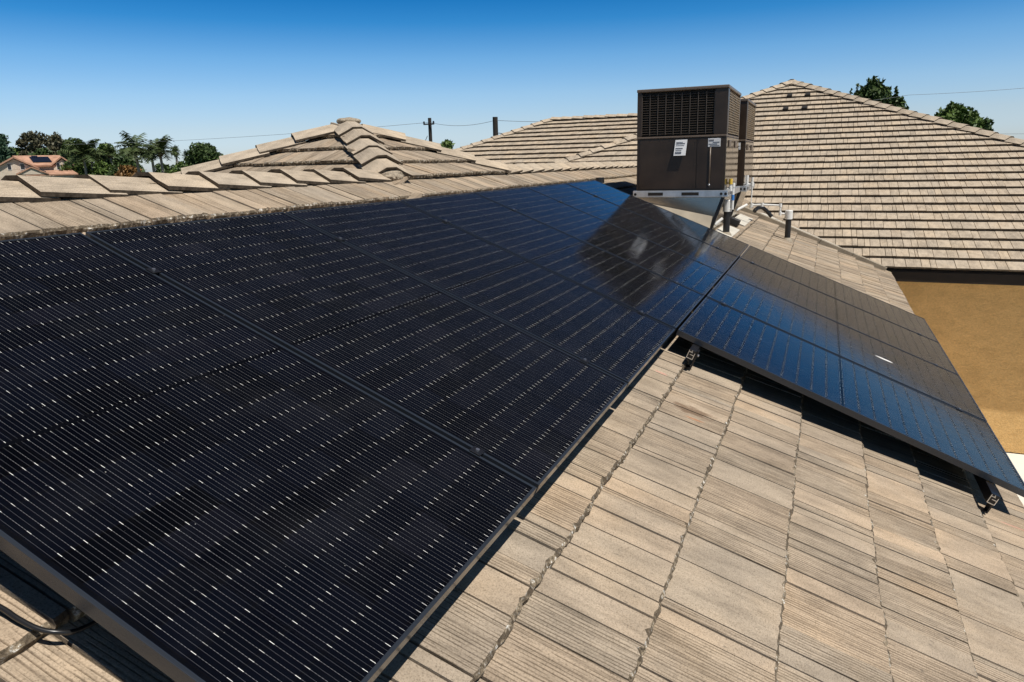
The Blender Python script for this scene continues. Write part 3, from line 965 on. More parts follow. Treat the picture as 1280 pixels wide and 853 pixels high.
# loose cable beside the nearest panel
cb_ = MB()
pts = [(-1.25, 0.80), (-1.14, 1.02), (-1.088, 1.14), (-1.073, 1.204), (-1.070, 1.245), (-1.062, 1.288), (-1.045, 1.318), (-1.010, 1.335), (-0.90, 1.345), (-0.60, 1.36)]
P3 = []
for i, (u, v) in enumerate(pts):
    P3.append(pw(u, v, -0.130 + (0.006 if 1 < i < 7 else 0.0)))
def smooth(ps, n=6):
    out = []
    for i in range(len(ps) - 1):
        p0, p1, p2, p3 = ps[max(i - 1, 0)], ps[i], ps[i + 1], ps[min(i + 2, len(ps) - 1)]
        for k in range(n):
            t = k / n
            out.append(0.5 * ((2 * p1) + (p2 - p0) * t + (2 * p0 - 5 * p1 + 4 * p2 - p3) * t * t + (3 * p1 - p0 - 3 * p2 + p3) * t ** 3))
    out.append(ps[-1])
    return out
cb_.tube(smooth(P3), 0.0050, 10)
o = cb_.build("power_cable", M['rubber'], smooth=True)
tag(o, "black cable lying over the tiles and running under the nearest solar panel", "cable")

# bird dropping on the second lower panel
bd_ = MB()
mm = PF @ Matrix.Translation((3.66, -3.10, 0.0005))
n_ = 14
vs = []
for i in range(n_):
    a = 2 * math.pi * i / n_
    rr = 1 + rnd.uniform(-0.25, 0.25)
    vs.append((0.012 * math.cos(a) * rr, 0.055 * math.sin(a) * rr, 0.0))
top = [(x * 0.6, y * 0.75, 0.003) for x, y, z in vs]
bd_.add(vs + top, [tuple(range(n_, 2 * n_))] + [(i, (i + 1) % n_, n_ + (i + 1) % n_, n_ + i) for i in range(n_)])
o = bd_.build("bird_dropping", M['white'], None, mm)
tag(o, "small dried white bird dropping on the lower solar row", "bird dropping")

# ------------------------------------------------------------------ rooftop air conditioner
def make_ac():
    W, D, H = 1.04, 1.28, 1.165
    zs = 0.615          # seam between lower cabinet and coil section
    r = empty("air_conditioner", (0.298, 7.10, 4.345), "large brown rooftop air conditioner in front, white tag on its dark face", "air conditioner", "rooftop air conditioners", True)
    def part(mb, name, mat, par=r, sm=False):
        return mb.build(name, mat, par, smooth=sm)
    b = MB()
    b.box(0.004, W - 0.004, 0.004, D, 0.0, zs - 0.012, 0, 0.004)
    part(b, "lower_cabinet", M['brown'])
    # front panels, each a sheet set proud
    for (x0, x1) in ((0.035, 0.705), (0.713, W - 0.022)):
        q = MB()
        q.box(x0, x1, -0.002, 0.003, 0.018, zs - 0.022, 0, 0.002)
        for zz in (0.06, 0.30, zs - 0.06):
            for xx in (x0 + 0.018, x1 - 0.018):
                q.tube([(xx, -0.0022, zz), (xx, -0.006, zz)], 0.006, 8)
        part(q, "access_panel", M['brown'])
    q = MB()
    q.box(0.0, W, -0.008, D + 0.004, zs - 0.011, zs + 0.010, 0, 0.004)
    for i in range(9):
        q.tube([(0.06 + i * 0.115, -0.0082, zs), (0.06 + i * 0.115, -0.012, zs)], 0.006, 8)
    part(q, "middle_trim", M['brown_lip'])
    # coil section: posts, dark cavity, louvred grilles
    q = MB()
    q.box(0.045, W - 0.05, 0.045, D - 0.045, zs + 0.0105, H - 0.036)
    part(q, "coil_block", M['cavity'])
    q = MB()
    for (x0, x1, y0, y1) in ((0.0, 0.055, 0.0, 0.05), (W - 0.145, W, 0.0, 0.044), (W - 0.05, W, 0.0442, 0.12), (0.0, 0.05, D - 0.06, D), (W - 0.06, W, D - 0.06, D)):
        q = MB()
        q.box(x0, x1, y0, y1, zs + 0.0105, H - 0.036, 0, 0.004)
        part(q, "corner_post", M['brown'])
    def louvers(mb, ax, a0, a1, pos, z0, z1, rows, cols, out):
        for i in range(rows):
            z = z0 + (z1 - z0) * (i + 0.5) / rows
            h = (z1 - z0) / rows
            if ax == 'x':
                mb.hexa([(a0, pos, z - h * 0.16), (a1, pos, z - h * 0.16), (a1, pos + 0.028, z + h * 0.12), (a0, pos + 0.028, z + h * 0.12),
                         (a0, pos, z - h * 0.06), (a1, pos, z - h * 0.06), (a1, pos + 0.028, z + h * 0.20), (a0, pos + 0.028, z + h * 0.20)])
            else:
                mb.hexa([(pos - 0.028, a0, z + h * 0.10), (pos, a0, z - h * 0.24), (pos, a1, z - h * 0.24), (pos - 0.028, a1, z + h * 0.10),
                         (pos - 0.028, a0, z + h * 0.20), (pos, a0, z - h * 0.02), (pos, a1, z - h * 0.02), (pos - 0.028, a1, z + h * 0.20)])
        for i in range(cols + 1):
            a = a0 + (a1 - a0) * i / cols
            if ax == 'x':
                mb.box(a - 0.0035, a + 0.0035, pos - 0.005, pos - 0.0004, z0, z1)
            else:
                mb.box(pos + 0.0004, pos + 0.005, a - 0.0035, a + 0.0035, z0, z1)
    q = MB()
    louvers(q, 'x', 0.058, W - 0.148, 0.010, zs + 0.028, H - 0.062, 17, 9, -1)
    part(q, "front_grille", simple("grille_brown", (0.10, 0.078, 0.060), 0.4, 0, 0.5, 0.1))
    q = MB()
    louvers(q, 'y', 0.124, D - 0.064, W - 0.004, zs + 0.025, H - 0.058, 17, 8, 1)
    part(q, "side_grille", simple("grille_sunlit_tone", (0.42, 0.33, 0.23), 0.35, 0, 0.5, 0.1))  # sunlit look of the side louvres put into a paler colour
    q = MB()
    q.box(-0.006, W + 0.008, -0.010, D + 0.006, H - 0.035, H, 0, 0.008)
    for i in range(8):
        q.tube([(0.05 + i * 0.13, -0.0102, H - 0.020), (0.05 + i * 0.13, -0.014, H - 0.020)], 0.006, 8)
    part(q, "top_cover", M['brown_lip'])
    q = MB()
    n = 20
    c = Vector((W / 2, D / 2, H + 0.012))
    for k in range(6):
        rr = 0.08 + 0.07 * k
        q.tube([(c.x + rr * math.cos(2 * math.pi * i / n), c.y + rr * math.sin(2 * math.pi * i / n), c.z) for i in range(n + 1)], 0.004, 5)
    for i in range(6):
        a = math.pi * i / 6
        q.tube([(c.x - 0.45 * math.cos(a), c.y - 0.45 * math.sin(a), c.z + 0.006), (c.x + 0.45 * math.cos(a), c.y + 0.45 * math.sin(a), c.z + 0.006)], 0.004, 5)
    part(q, "fan_guard", M['black'])
    # side panels with grip recesses
    for (y0, y1) in ((0.012, 0.62), (0.628, D - 0.01)):
        q = MB()
        q.box(W - 0.0036, W + 0.002, y0, y1, 0.018, zs - 0.020, 0, 0.002)
        sp = part(q, "side_panel", M['brown_gloss'])
        q = MB()
        q.box(W + 0.0023, W + 0.014, y0 + 0.18, y0 + 0.36, zs - 0.13, zs - 0.05, 0, 0.004)
        part(q, "grip", M['brown_lip'], sp)
    # base rail with fork slots
    q = MB()
    q.box(-0.030, W + 0.045, -0.030, D + 0.02, -0.078, -0.001, 0, 0.004)
    br = part(q, "base_rail", M['galv'])
    for (x0, x1) in ((0.155, 0.335), (0.555, 0.755)):
        q = MB()
        q.box(x0, x1, -0.0335, -0.0303, -0.058, -0.022, 0, 0.001)
        part(q, "fork_slot", M['cavity'], br)
    for x in (0.0, W - 0.03, W + 0.02):
        q = MB()
        q.tube([(x, -0.0345, -0.042), (x, -0.0303, -0.042)], 0.016, 12)
        part(q, "rail_hole", M['cavity'], br)
    for y in (0.06, 0.20):
        q = MB()
        q.tube([(W + 0.0452, y, -0.040), (W + 0.049, y, -0.040)], 0.020, 12)
        part(q, "rail_hole", M['cavity'], br)
    # hanging tag, name plate, thin conduit
    q = MB()
    q.hexa([(0.450, -0.042, 0.402), (0.588, -0.042, 0.402), (0.588, -0.038, 0.404), (0.450, -0.038, 0.404),
            (0.462, -0.007, 0.580), (0.600, -0.007, 0.582), (0.600, -0.0035, 0.582), (0.462, -0.0035, 0.580)])
    tg_ = part(q, "paper_tag", M['label'])
    q = MB()
    for i in range(8):
        f = 0.10 + i * 0.105
        if i == 4:
            continue
        y = -0.042 + 0.035 * f
        z = 0.404 + 0.174 * f
        x = 0.450 + 0.012 * f
        q.box(x + 0.014, x + rnd.uniform(0.06, 0.12), y - 0.0022, y - 0.0006, z, z + 0.006 + 0.006 * (i % 3 == 0))
    part(q, "print", M['ink'], tg_)
    q = MB()
    q.box(0.835, 0.975, -0.006, -0.0024, 0.490, 0.585, 0, 0.002)
    pl = part(q, "name_plate", M['label'])
    q = MB()
    for (x0, x1, z0, z1) in ((0.845, 0.90, 0.555, 0.572), (0.86, 0.965, 0.50, 0.508), (0.845, 0.94, 0.518, 0.526), (0.89, 0.965, 0.536, 0.546)):
        q.box(x0, x1, -0.0078, -0.0062, z0, z1)
    part(q, "print", M['ink'], pl)
    q = MB()
    q.tube([(0.866, -0.010, 0.075), (0.866, -0.010, 0.488)], 0.008, 8)
    part(q, "conduit", M['brown_lip'], sm=True)
    q = MB()
    b2 = bmesh.new()
    bmesh.ops.create_icosphere(b2, subdivisions=2, radius=0.014)
    b2.verts.index_update()
    q.add([v.co + Vector((0.866, -0.012, 0.062)) for v in b2.verts], [[v.index for v in f.verts] for f in b2.faces])
    b2.free()
    part(q, "conduit_end", M['bolt'], sm=True)
    return r
ac = make_ac()
ac2m = Matrix.Translation((0.325, 9.02, 4.325))
copy_tree(ac, ac2m, "second brown rooftop air conditioner, mostly hidden behind the front one")

def make_curb(y0, label):
    r = empty("roof_curb", (0.30, y0, 4.0), label, "roof curb", "sheet metal curbs under the air conditioners")
    def rz(x):
        return 4.5 - (x - 0.0) * kz + HT / ca - 0.01
    zt_ = 4.262
    x0, x1t, x1b = 0.30, 1.325, 1.175
    y1 = y0 + 1.2
    q = MB()
    q.hexa([(x0, y0, rz(x0) - 0.05), (x1b, y0, rz(x1b) - 0.05), (x1b, y1, rz(x1b) - 0.05), (x0, y1, rz(x0) - 0.05),
            (x0, y0, zt_), (x1t, y0, zt_), (x1t, y1, zt_), (x0, y1, zt_)])
    q.build("curb_body", M['curb'], r)
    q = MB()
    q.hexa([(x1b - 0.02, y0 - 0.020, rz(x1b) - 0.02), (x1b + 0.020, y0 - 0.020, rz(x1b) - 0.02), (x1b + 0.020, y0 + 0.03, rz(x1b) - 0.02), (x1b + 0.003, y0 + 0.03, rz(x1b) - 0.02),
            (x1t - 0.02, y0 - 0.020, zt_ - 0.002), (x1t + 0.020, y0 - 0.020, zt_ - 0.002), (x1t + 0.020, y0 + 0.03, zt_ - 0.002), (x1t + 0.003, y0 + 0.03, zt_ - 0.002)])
    q.build("painted_shade_strip", M['black'], r)  # added black bar, imitates the shade on the inward-leaning side face
    # kicked-out lower sheet with a crease
    q = MB()
    xc = 1.195
    za = rz(x0) + 0.02
    q.hexa([(x0 - 0.02, y0 - 0.14, rz(x0) + 0.015), (xc, y0 - 0.14, rz(xc) + 0.015), (xc - 0.02, y0 - 0.002, rz(xc) + 0.015), (x0, y0 - 0.002, rz(x0) + 0.015),
            (x0 - 0.02, y0 - 0.142, rz(x0) + 0.02), (xc, y0 - 0.142, rz(xc) + 0.03), (xc + 0.02, y0 - 0.003, rz(xc) + 0.21), (x0, y0 - 0.003, rz(x0) + 0.035)])
    q.build("apron", M['flash'], r)
    q = MB()
    q.hexa([(xc + 0.03, y0 - 0.10, rz(xc + 0.03) + 0.03), (xc + 0.22, y0 - 0.10, rz(xc + 0.22) + 0.03), (xc + 0.22, y1, rz(xc + 0.22) + 0.03), (xc + 0.03, y1, rz(xc + 0.03) + 0.03),
            (xc + 0.03, y0 - 0.10, rz(xc + 0.03) + 0.036), (xc + 0.22, y0 - 0.10, rz(xc + 0.22) + 0.036), (xc + 0.22, y1, rz(xc + 0.22) + 0.036), (xc + 0.03, y1, rz(xc + 0.03) + 0.036)])
    q.build("side_flashing", M['flash_pale'], r)
    return r
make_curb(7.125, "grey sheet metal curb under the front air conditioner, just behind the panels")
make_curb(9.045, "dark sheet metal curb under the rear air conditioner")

# ------------------------------------------------------------------ vent pipes, drain lines, small vent
def vent_pipe(x, y, ztop, zcap, label):
    zb = 4.5 - x * kz + HT / ca - 0.03
    r = empty("vent_pipe", (x, y, zb), label, "vent pipe", "black vent pipes with white collars")
    q = MB()
    q.tube([(x, y, zb), (x, y, zcap + 0.01)], 0.040, 16)
    q.build("pipe", M['blackpipe'], r, smooth=False)
    q = MB()
    q.tube([(x, y, zcap), (x, y, ztop - 0.008), (x, y, ztop)], [0.052, 0.052, 0.046], 16)
    q.build("white_collar", M['pvc'], r)
    q = MB()
    q.tube([(x, y, zb - 0.01), (x, y, zb + 0.045), (x, y, zb + 0.075)], [0.085, 0.062, 0.043], 14)
    q.build("boot", M['flash'], r)
    return r
vent_pipe(1.338, 7.47, 4.215, 4.075, "black vent pipe with white collar standing at the panel edge by the front curb")
vent_pipe(1.968, 9.48, 3.962, 3.835, "black vent pipe with white collar standing alone on the tiles near the valley")

def drain(label, segs, extra):
    base = segs[0][0]
    r = empty("drain_line", base, label, "drain pipe", "white plastic drain lines of the air conditioners")
    q = MB()
    for s in segs:
        q.tube(s, 0.017, 10)
        for p in s[1:-1]:
            p = Vector(p)
            q.tube([p - Vector((0, 0, 0.026)), p + Vector((0, 0, 0.026))], 0.022, 10)
    q.build("pipe", M['pvc'], r)
    for nm, m_, a, b, rad in extra:
        e = MB()
        e.tube([a, b], rad, 10)
        e.build(nm, m_, r)
    return r
drain("white drain line with yellow cap and blue band beside the front air conditioner",
      [[(1.40, 7.44, 4.10), (1.40, 7.44, 4.39), (1.40, 7.44, 4.41)], [(1.28, 7.42, 4.345), (1.37, 7.42, 4.345), (1.37, 7.42, 4.42)], [(1.40, 7.44, 4.115), (1.345, 7.46, 4.10)],
       [(1.30, 7.36, 4.0), (1.22, 7.30, 3.93)]],
      [("yellow_cap", M['yellow'], (1.37, 7.42, 4.40), (1.37, 7.42, 4.465), 0.022), ("blue_band", M['blue'], (1.40, 7.44, 4.21), (1.40, 7.44, 4.275), 0.0185)])
drain("long white drain line running from the rear air conditioner to the lone vent pipe",
      [[(1.37, 9.45, 4.33), (1.445, 9.45, 4.33), (1.445, 9.45, 4.02), (1.455, 9.45, 4.035), (1.60, 9.45, 4.04), (1.847, 9.46, 4.03), (1.850, 9.46, 3.915), (1.965, 9.48, 3.905)],
       [(1.445, 9.45, 4.32), (1.445, 9.45, 4.43)], [(1.40, 9.30, 4.05), (1.27, 9.15, 3.98)]],
      [("valve", M['pvc'], (1.37, 9.45, 4.30), (1.37, 9.45, 4.46), 0.024)])

vx, vy = 1.27, 8.62
vz = 4.5 - vx * kz + HT / ca
r = empty("roof_vent", (vx, vy, vz), "small black louvred roof vent among pale sealant by the first vent pipe", "roof vent")
VF = frame((vx, vy, vz + 0.018), (0, 1, 0), (-ca, 0, sa))
q = MB()
q.box(-0.11, 0.11, -0.09, 0.09, 0.0, 0.085, 0, 0.006)
q.build("hood", M['black'], r, VF)
q = MB()
for i in range(4):
    q.box(-0.09 + i * 0.05, -0.06 + i * 0.05, -0.093, -0.0905, 0.008, 0.076)
q.build("slot", M['cavity'], r, VF)
q = MB()
q.box(-0.10, 0.42, -0.06, 0.20, -0.004, 0.012, 0, 0.003)
q.build("flashing_plate", M['white'], r, VF)
for (u, v, wu, wv) in ((8.05, 1.62, 0.16, 0.07), (9.25, 2.35, 0.20, 0.07), (7.15, 1.42, 0.16, 0.10)):
    pass

# the elbow of black drain hose behind the rear curb
q = MB()
q.tube(smooth([Vector((1.46, 9.9, 3.92)), Vector((1.50, 10.0, 3.96)), Vector((1.56, 10.05, 3.96)), Vector((1.63, 10.1, 3.90)), Vector((1.70, 10.1, 3.82))], 5), 0.03, 10)
o = q.build("black_hose", M['rubber'], smooth=True)
tag(o, "short black hose lying on the tiles behind the long white drain line", "hose")

# exhaust fitting at the far upper corner of the array
q = MB()
fp = pw(6.9, -0.02, HT)
q.tube([fp + Vector((-0.02, 0, 0.0)), fp + Vector((-0.02, 0, 0.11))], 0.03, 12)
q.tube([fp + Vector((-0.02, 0, 0.085)), fp + Vector((-0.02, 0, 0.15))], [0.055, 0.05], 12, 1)
o = q.build("pipe_stub", [M['flash'], M['blackpipe']])
tag(o, "short pipe stub with dark cap at the far top corner of the solar array", "pipe")

# ------------------------------------------------------------------ trees
def leaf_cloud(mb, r, c, rad, n, size, mi=0, flat=1.0):
    for _ in range(n):
        while True:
            p = Vector((r.uniform(-1, 1), r.uniform(-1, 1), r.uniform(-1, 1)))
            if 0.15 < p.length < 1:
                break
        p = p * (0.55 + 0.45 * r.random())
        q = Vector((c[0] + p.x * rad[0], c[1] + p.y * rad[1], c[2] + p.z * rad[2]))
        a = Vector((r.gauss(0, 1), r.gauss(0, 1), r.gauss(0, 1) * flat)).normalized()
        b = a.orthogonal().normalized()
        b = Matrix.Rotation(r.uniform(0, 6.28), 3, a) @ b
        s = size * r.uniform(0.6, 1.4)
        cc = b.cross(a)
        mb.add([q - b * s, q + cc * s * 0.45, q + b * s, q - cc * s * 0.45], [(0, 1, 2, 3)], mi)

def tree(name, x, y, top, rad, leaf, label, cat="tree", group=None, base=1.5, clumps=14, n=110, size=0.30, seed=0, shape='round', trunk_r=0.18, shoots=0):
    r = random.Random(seed)
    root = empty(name, (x, y, 0), label, cat, group)
    cr_ = MB()
    h = top - base
    tr = MB()
    tr.tube([(x, y, -0.1), (x + r.uniform(-.15, .15), y, base + h * 0.3), (x + r.uniform(-.3, .3), y, base + h * 0.65)], [trunk_r, trunk_r * 0.75, trunk_r * 0.4], 8)
    for i in range(clumps):
        f = (i + 0.5) / clumps
        z = base + h * (0.08 + 0.86 * f)
        if shape == 'cone':
            rr = rad * (1.02 - f * 0.85)
        elif shape == 'tall':
            rr = rad * (0.55 + 0.5 * math.sin(f * 3.0))
        else:
            rr = rad * math.sqrt(max(0.08, 1 - (2 * f - 0.9) ** 2)) * 0.95
        a = i * 2.4 + r.uniform(-.5, .5)
        d = rr * r.uniform(0.25, 0.75)
        c = (x + d * math.cos(a), y + d * math.sin(a), z)
        cl = max(0.35, rr * r.uniform(0.40, 0.62))
        cl2 = min(cl, h * 0.16)
        leaf_cloud(cr_, r, c, (cl * 1.15, cl * 1.15, cl2 * r.uniform(1.1, 1.6)), int(n * 1.7), size)
        tr.tube([(x, y, max(0.3, base + h * f * 0.55)), ((x + c[0]) / 2, (y + c[1]) / 2, z - h * 0.06), c], [trunk_r * 0.35, trunk_r * 0.22, trunk_r * 0.1], 5)
    leaf_cloud(cr_, r, (x, y, top - h * 0.10), (rad * 0.42, rad * 0.42, h * 0.12), n, size)
    if shoots:
        leaf_cloud(cr_, r, (x, y, top - 1.7), (rad * 0.75, rad * 0.75, 1.1), n * 5, size)
    for i in range(shoots):
        a = r.uniform(0, 6.28)
        d = rad * r.uniform(0, 0.9)
        zz = top - 0.95 - r.uniform(0.0, 1.3) - d * 0.35
        for k in range(5):
            leaf_cloud(cr_, r, (x + d * math.cos(a) * (1 - 0.02 * k), y + d * math.sin(a), zz + 0.28 * k), (0.26 - 0.04 * k, 0.26, 0.22), 9, size * 0.7)
    tr.build("trunk", M['bark'], root)
    cr_.build("crown", leaf, root)
    return root

def palm(x, y, top, rad, label, group, kind='queen', seed=0):
    r = random.Random(seed)
    root = empty("palm_tree", (x, y, 0), label, "palm tree", group)
    hub = top - rad * 0.45
    tr = MB()
    tr.tube([(x, y, -0.1), (x + 0.1, y, hub * 0.5), (x, y, hub)], [0.26, 0.2, 0.16], 8)
    tr.build("trunk", M['palm_trunk'], root)
    cr_ = MB()
    nf = 24 if kind == 'queen' else 32
    for i in range(nf):
        a = i * 2.399 + r.uniform(-.2, .2)
        el = r.uniform(-0.2, 1.25) if kind == 'queen' else r.uniform(-0.7, 1.4)
        L = rad * (1.25 if kind == 'queen' else 0.85) * r.uniform(0.8, 1.1)
        p = Vector((x, y, hub))
        dirv = Vector((math.cos(a) * math.cos(el), math.sin(a) * math.cos(el), math.sin(el)))
        seg = 7
        for k in range(seg):
            q = p + dirv * (L / seg)
            side = dirv.cross(Vector((0, 0, 1)))
            if side.length < 1e-3:
                side = Vector((1, 0, 0))
            side.normalize()
            wd = (0.80 * math.sin(math.pi * (k + 0.7) / (seg + 0.6)) * rad * (0.42 if kind == 'queen' else 0.34))
            for s in (-1, 1):
                for j in range(2):
                    b0 = p + (q - p) * (j * 0.5)
                    b1 = p + (q - p) * (j * 0.5 + 0.46)
                    t_ = (b0 + b1) / 2 + side * s * wd * r.uniform(0.8, 1.2) * 1.6 + dirv * 0.12 - Vector((0, 0, wd * 0.8 * r.uniform(0.3, 1.3)))
                    cr_.add([b0, b1, t_], [(0, 1, 2)])
            p = q
            dirv = (dirv - Vector((0, 0, 0.17 if kind == 'queen' else 0.10))).normalized()
    cr_.build("fronds", M['leaf_palm'], root)
    if kind == 'queen' or kind == 'fan':
        sk = MB()
        leaf_cloud(sk, r, (x, y, hub - 0.5), (0.42, 0.42, 0.55), 60, 0.24)
        sk.build("dead_fronds", M['dead_frond'], root)
    return root

TG = "trees behind the far house"
tree("conifer_tree", -146.5, 95, 12.9, 5.0, M['leaf_blue'], "broad dark green conifer cut by the left frame edge, left of the other trees", "tree", TG, 2.0, 18, 150, 0.42, 1, 'cone')
tree("eucalyptus_tree", -146.6, 100, 13.1, 2.0, M['leaf_euc'], "slim brownish eucalyptus, left of the tall pair above the far house", "tree", TG, 2.0, 12, 110, 0.34, 2, 'tall')
tree("eucalyptus_tree", -142.6, 100, 13.2, 2.4, M['leaf_euc'], "tallest brownish eucalyptus above the far house roof, right of the slim one", "tree", TG, 2.0, 13, 120, 0.36, 3, 'tall')
tree("eucalyptus_tree", -137.4, 100, 12.9, 3.0, M['leaf_euc'], "wide dark eucalyptus with ragged crown over the right end of the far house", "tree", TG, 2.0, 15, 120, 0.36, 4, 'round')
tree("dark_tree", -131.2, 98, 11.6, 2.8, M['leaf_dark'], "dark rounded tree just right of the far house roof peak", "tree", TG, 1.5, 14, 120, 0.36, 5)
tree("broad_tree", -149.0, 99, 10.4, 4.5, M['leaf_mid'], "low mid green tree directly behind the far house gable", "tree", TG, 1.0, 16, 140, 0.42, 6)
tree("broad_tree", -137.5, 97, 9.8, 4.2, M['leaf_dark'], "low dark tree behind the middle of the far house roof", "tree", TG, 1.0, 16, 140, 0.42, 7)
tree("broad_tree", -122.0, 93, 11.1, 2.9, M['leaf_dark'], "deep green tree right of the far house, taller than the palms beside it", "tree", TG, 1.0, 14, 130, 0.38, 8)
PG = "palm trees on the skyline"
palm(-104.4, 80, 9.2, 3.0, "leafy palm closest to the right end of the far house", PG, 'queen', 11)
palm(-110.5, 86, 9.0, 2.2, "small palm next right of the palm by the far house", PG, 'queen', 12)
palm(-108.4, 88, 8.9, 1.6, "thin short palm in the thicket, left of the centre of the palms", PG, 'fan', 13)
palm(-105.6, 88, 8.2, 1.5, "lowest thin palm in the thicket, before the gap in the trees", PG, 'fan', 14)
palm(-87.2, 75, 9.3, 2.5, "tall queen palm with drooping fronds, highest of the palms in the gap", PG, 'queen', 15)
palm(-85.4, 76, 8.3, 1.9, "middle queen palm crowded between the two tall ones", PG, 'queen', 16)
palm(-82.6, 75, 8.7, 2.3, "queen palm with wide crown left of the thin fan palms", PG, 'queen', 17)
palm(-101.1, 95, 8.9, 1.3, "thin fan palm with brown skirt standing alone left of the round tree", PG, 'fan', 18)
palm(-98.6, 95, 8.0, 1.2, "shorter fan palm nearest the round dark tree", PG, 'fan', 19)
BG = "shrubs under the palms"
def bush(x, y, top, rad, leaf, label, seed, cat="shrub", group=BG):
    tree("shrub", x, y, top, rad, leaf, label, cat, group, 0.2, 14, 130, 0.30, seed, 'round', 0.08)
bush(-113.6, 84, 7.0, 3.4, M['leaf_mid'], "bright green shrub at the right end of the far house", 21)
bush(-108.5, 86, 6.9, 3.2, M['leaf_mid'], "tall green shrub under the thin palms", 22)
bush(-104.2, 86, 6.7, 2.8, M['leaf_dark'], "dark shrub under the lowest thin palm", 23)
bush(-97.5, 82, 5.9, 2.8, M['leaf_rust'], "reddish brown shrub left of the queen palms", 24)
bush(-93.5, 85, 6.0, 2.8, M['leaf_dark'], "dark low shrub below the tallest queen palm", 25)
bush(-88.5, 84, 6.3, 3.0, M['leaf_mid'], "green shrub between the queen palm trunks", 26)
bush(-84.0, 84, 6.5, 3.0, M['leaf_mid'], "rounded green shrub right of the queen palms", 27)
bush(-79.5, 82, 6.3, 3.0, M['leaf_dark'], "dark shrub at the left foot of the round tree", 28)
tree("broad_tree", -116.5, 94, 10.2, 3.0, M['leaf_mid'], "leafy green tree behind the palm at the right end of the far house", "tree", TG, 1.0, 16, 150, 0.36, 44)
tree("broad_tree", -113.0, 95, 9.3, 3.0, M['leaf_dark'], "dark tree behind the thicket of small palms", "tree", TG, 1.0, 16, 150, 0.36, 45)
bush(-101.0, 84, 7.6, 3.2, M['leaf_dark'], "dark upright shrub between the thin palms and the reddish one", 41)
bush(-110.5, 88, 8.2, 3.2, M['leaf_dark'], "tall dark shrub behind the small palms, in the middle of the thicket", 42)
bush(-117.5, 90, 8.6, 3.0, M['leaf_mid'], "bright tall shrub rising right behind the far house gable end", 43)
tree("round_tree", -69.4, 70, 8.15, 3.05, M['leaf_dark'], "dense dark green tree with clipped round crown behind the ridge", "tree", None, 1.6, 34, 330, 0.24, 31, 'round', 0.25)
tree("spire_tree", -62.5, 72, 5.85, 0.55, M['leaf_dark'], "tiny dark spire of a tree right of the round tree", "tree", None, 1.0, 8, 50, 0.22, 32, 'cone', 0.06)
tree("upright_tree", 6.2, 80, 12.0, 2.8, M['leaf_dark'], "dark tree with upright shoots behind the right hip of the wing roof", "tree", None, 1.5, 28, 260, 0.26, 33, 'round', 0.2, 22)
tree("upright_tree", 8.3, 80, 10.3, 1.9, M['leaf_dark'], "lower shoulder of dark foliage right of the tree with upright shoots", "tree", None, 1.5, 14, 120, 0.26, 34, 'round', 0.15, 6)
tree("rounded_tree", 13.5, 80, 9.25, 2.9, M['leaf_mid'], "olive green round tree low behind the hip, right of the upright one", "tree", None, 1.5, 26, 220, 0.27, 35, 'round', 0.2)
tree("rounded_tree", 15.9, 80, 7.9, 1.4, M['leaf_dark'], "small dark tree at the right foot of the olive green one", "tree", None, 1.5, 10, 90, 0.26, 36, 'round', 0.12)
tree("leafy_tree", -22.2, 45, 6.45, 1.05, M['leaf_mid'], "sunny green treetop peeping over the roof right of the first pole", "tree", None, 2.5, 14, 110, 0.15, 37, 'round', 0.1)
tree("leafy_tree", -23.0, 50, 6.25, 0.22, M['leaf_dark'], "tiny dark sprig at the left foot of the rear wing hip", "tree", None, 2.5, 5, 30, 0.10, 38, 'round', 0.05)
tree("leafy_tree", -8.85, 45, 7.35, 0.55, M['leaf_dark'], "small dark treetop over the rear ridge just left of the air conditioner", "tree", None, 2.5, 9, 60, 0.12, 39, 'round', 0.08)

# ------------------------------------------------------------------ utility poles and wires
def pole(x, y, top, rad, label, arm):
    r = empty("utility_pole", (x, y, 0), label, "utility pole", "utility poles")
    q = MB()
    q.tube([(x, y, -0.1), (x, y, top)], [rad * 1.15, rad], 10)
    q.build("post", M['wood'], r)
    if arm:
        q = MB()
        q.box(x - 0.55, x + 0.55, y - 0.24, y - 0.16, top - 0.62, top - 0.50)
        q.build("crossarm", M['wood'], r)
        for dx in (-0.5, 0.5):
            q = MB()
            q.tube([(x + dx, y - 0.2, top - 0.49), (x + dx, y - 0.2, top - 0.30)], [0.10, 0.07], 8)
            q.build("insulator", M['black'], r)
        q = MB()
        q.tube([(x - 0.2, y - 0.2, top - 1.6), (x - 0.5, y - 0.2, top - 2.1), (x - 0.45, y - 0.2, top - 2.9)], 0.03, 6)
        q.build("guy_cable", M['wire'], r)
    else:
        q = MB()
        q.tube(smooth([Vector((x + 0.15, y, top - 1.9)), Vector((x + 0.5, y, top - 1.7)), Vector((x + 0.55, y, top - 1.3)), Vector((x + 0.2, y, top - 1.2))], 4), 0.035, 6)
        q.build("cable_loop", M['wire'], r)
    return r
pole(-31.7, 60, 9.05, 0.16, "thinner utility pole with crossarm and insulators over the hip roof", True)
pole(-21.5, 52, 8.30, 0.20, "thicker bare utility pole beside the rear wing roof", False)
def wire(label, pts, rad):
    P = []
    for a, b in zip(pts[:-1], pts[1:]):
        a, b = Vector(a), Vector(b)
        for k in range(12):
            t = k / 12
            P.append(a + (b - a) * t - Vector((0, 0, 0.35 * 4 * t * (1 - t))))
    P.append(Vector(pts[-1]))
    q = MB()
    q.tube(P, rad, 5)
    tag(q.build("overhead_wire", M['wire']), label, "wire", "overhead wires")
wire("overhead wire strung past both utility poles to the left skyline", [(-92.0, 68.0, 8.7), (-31.7, 60, 8.66), (-21.5, 52, 8.05), (-4.0, 44, 7.6)], 0.016)
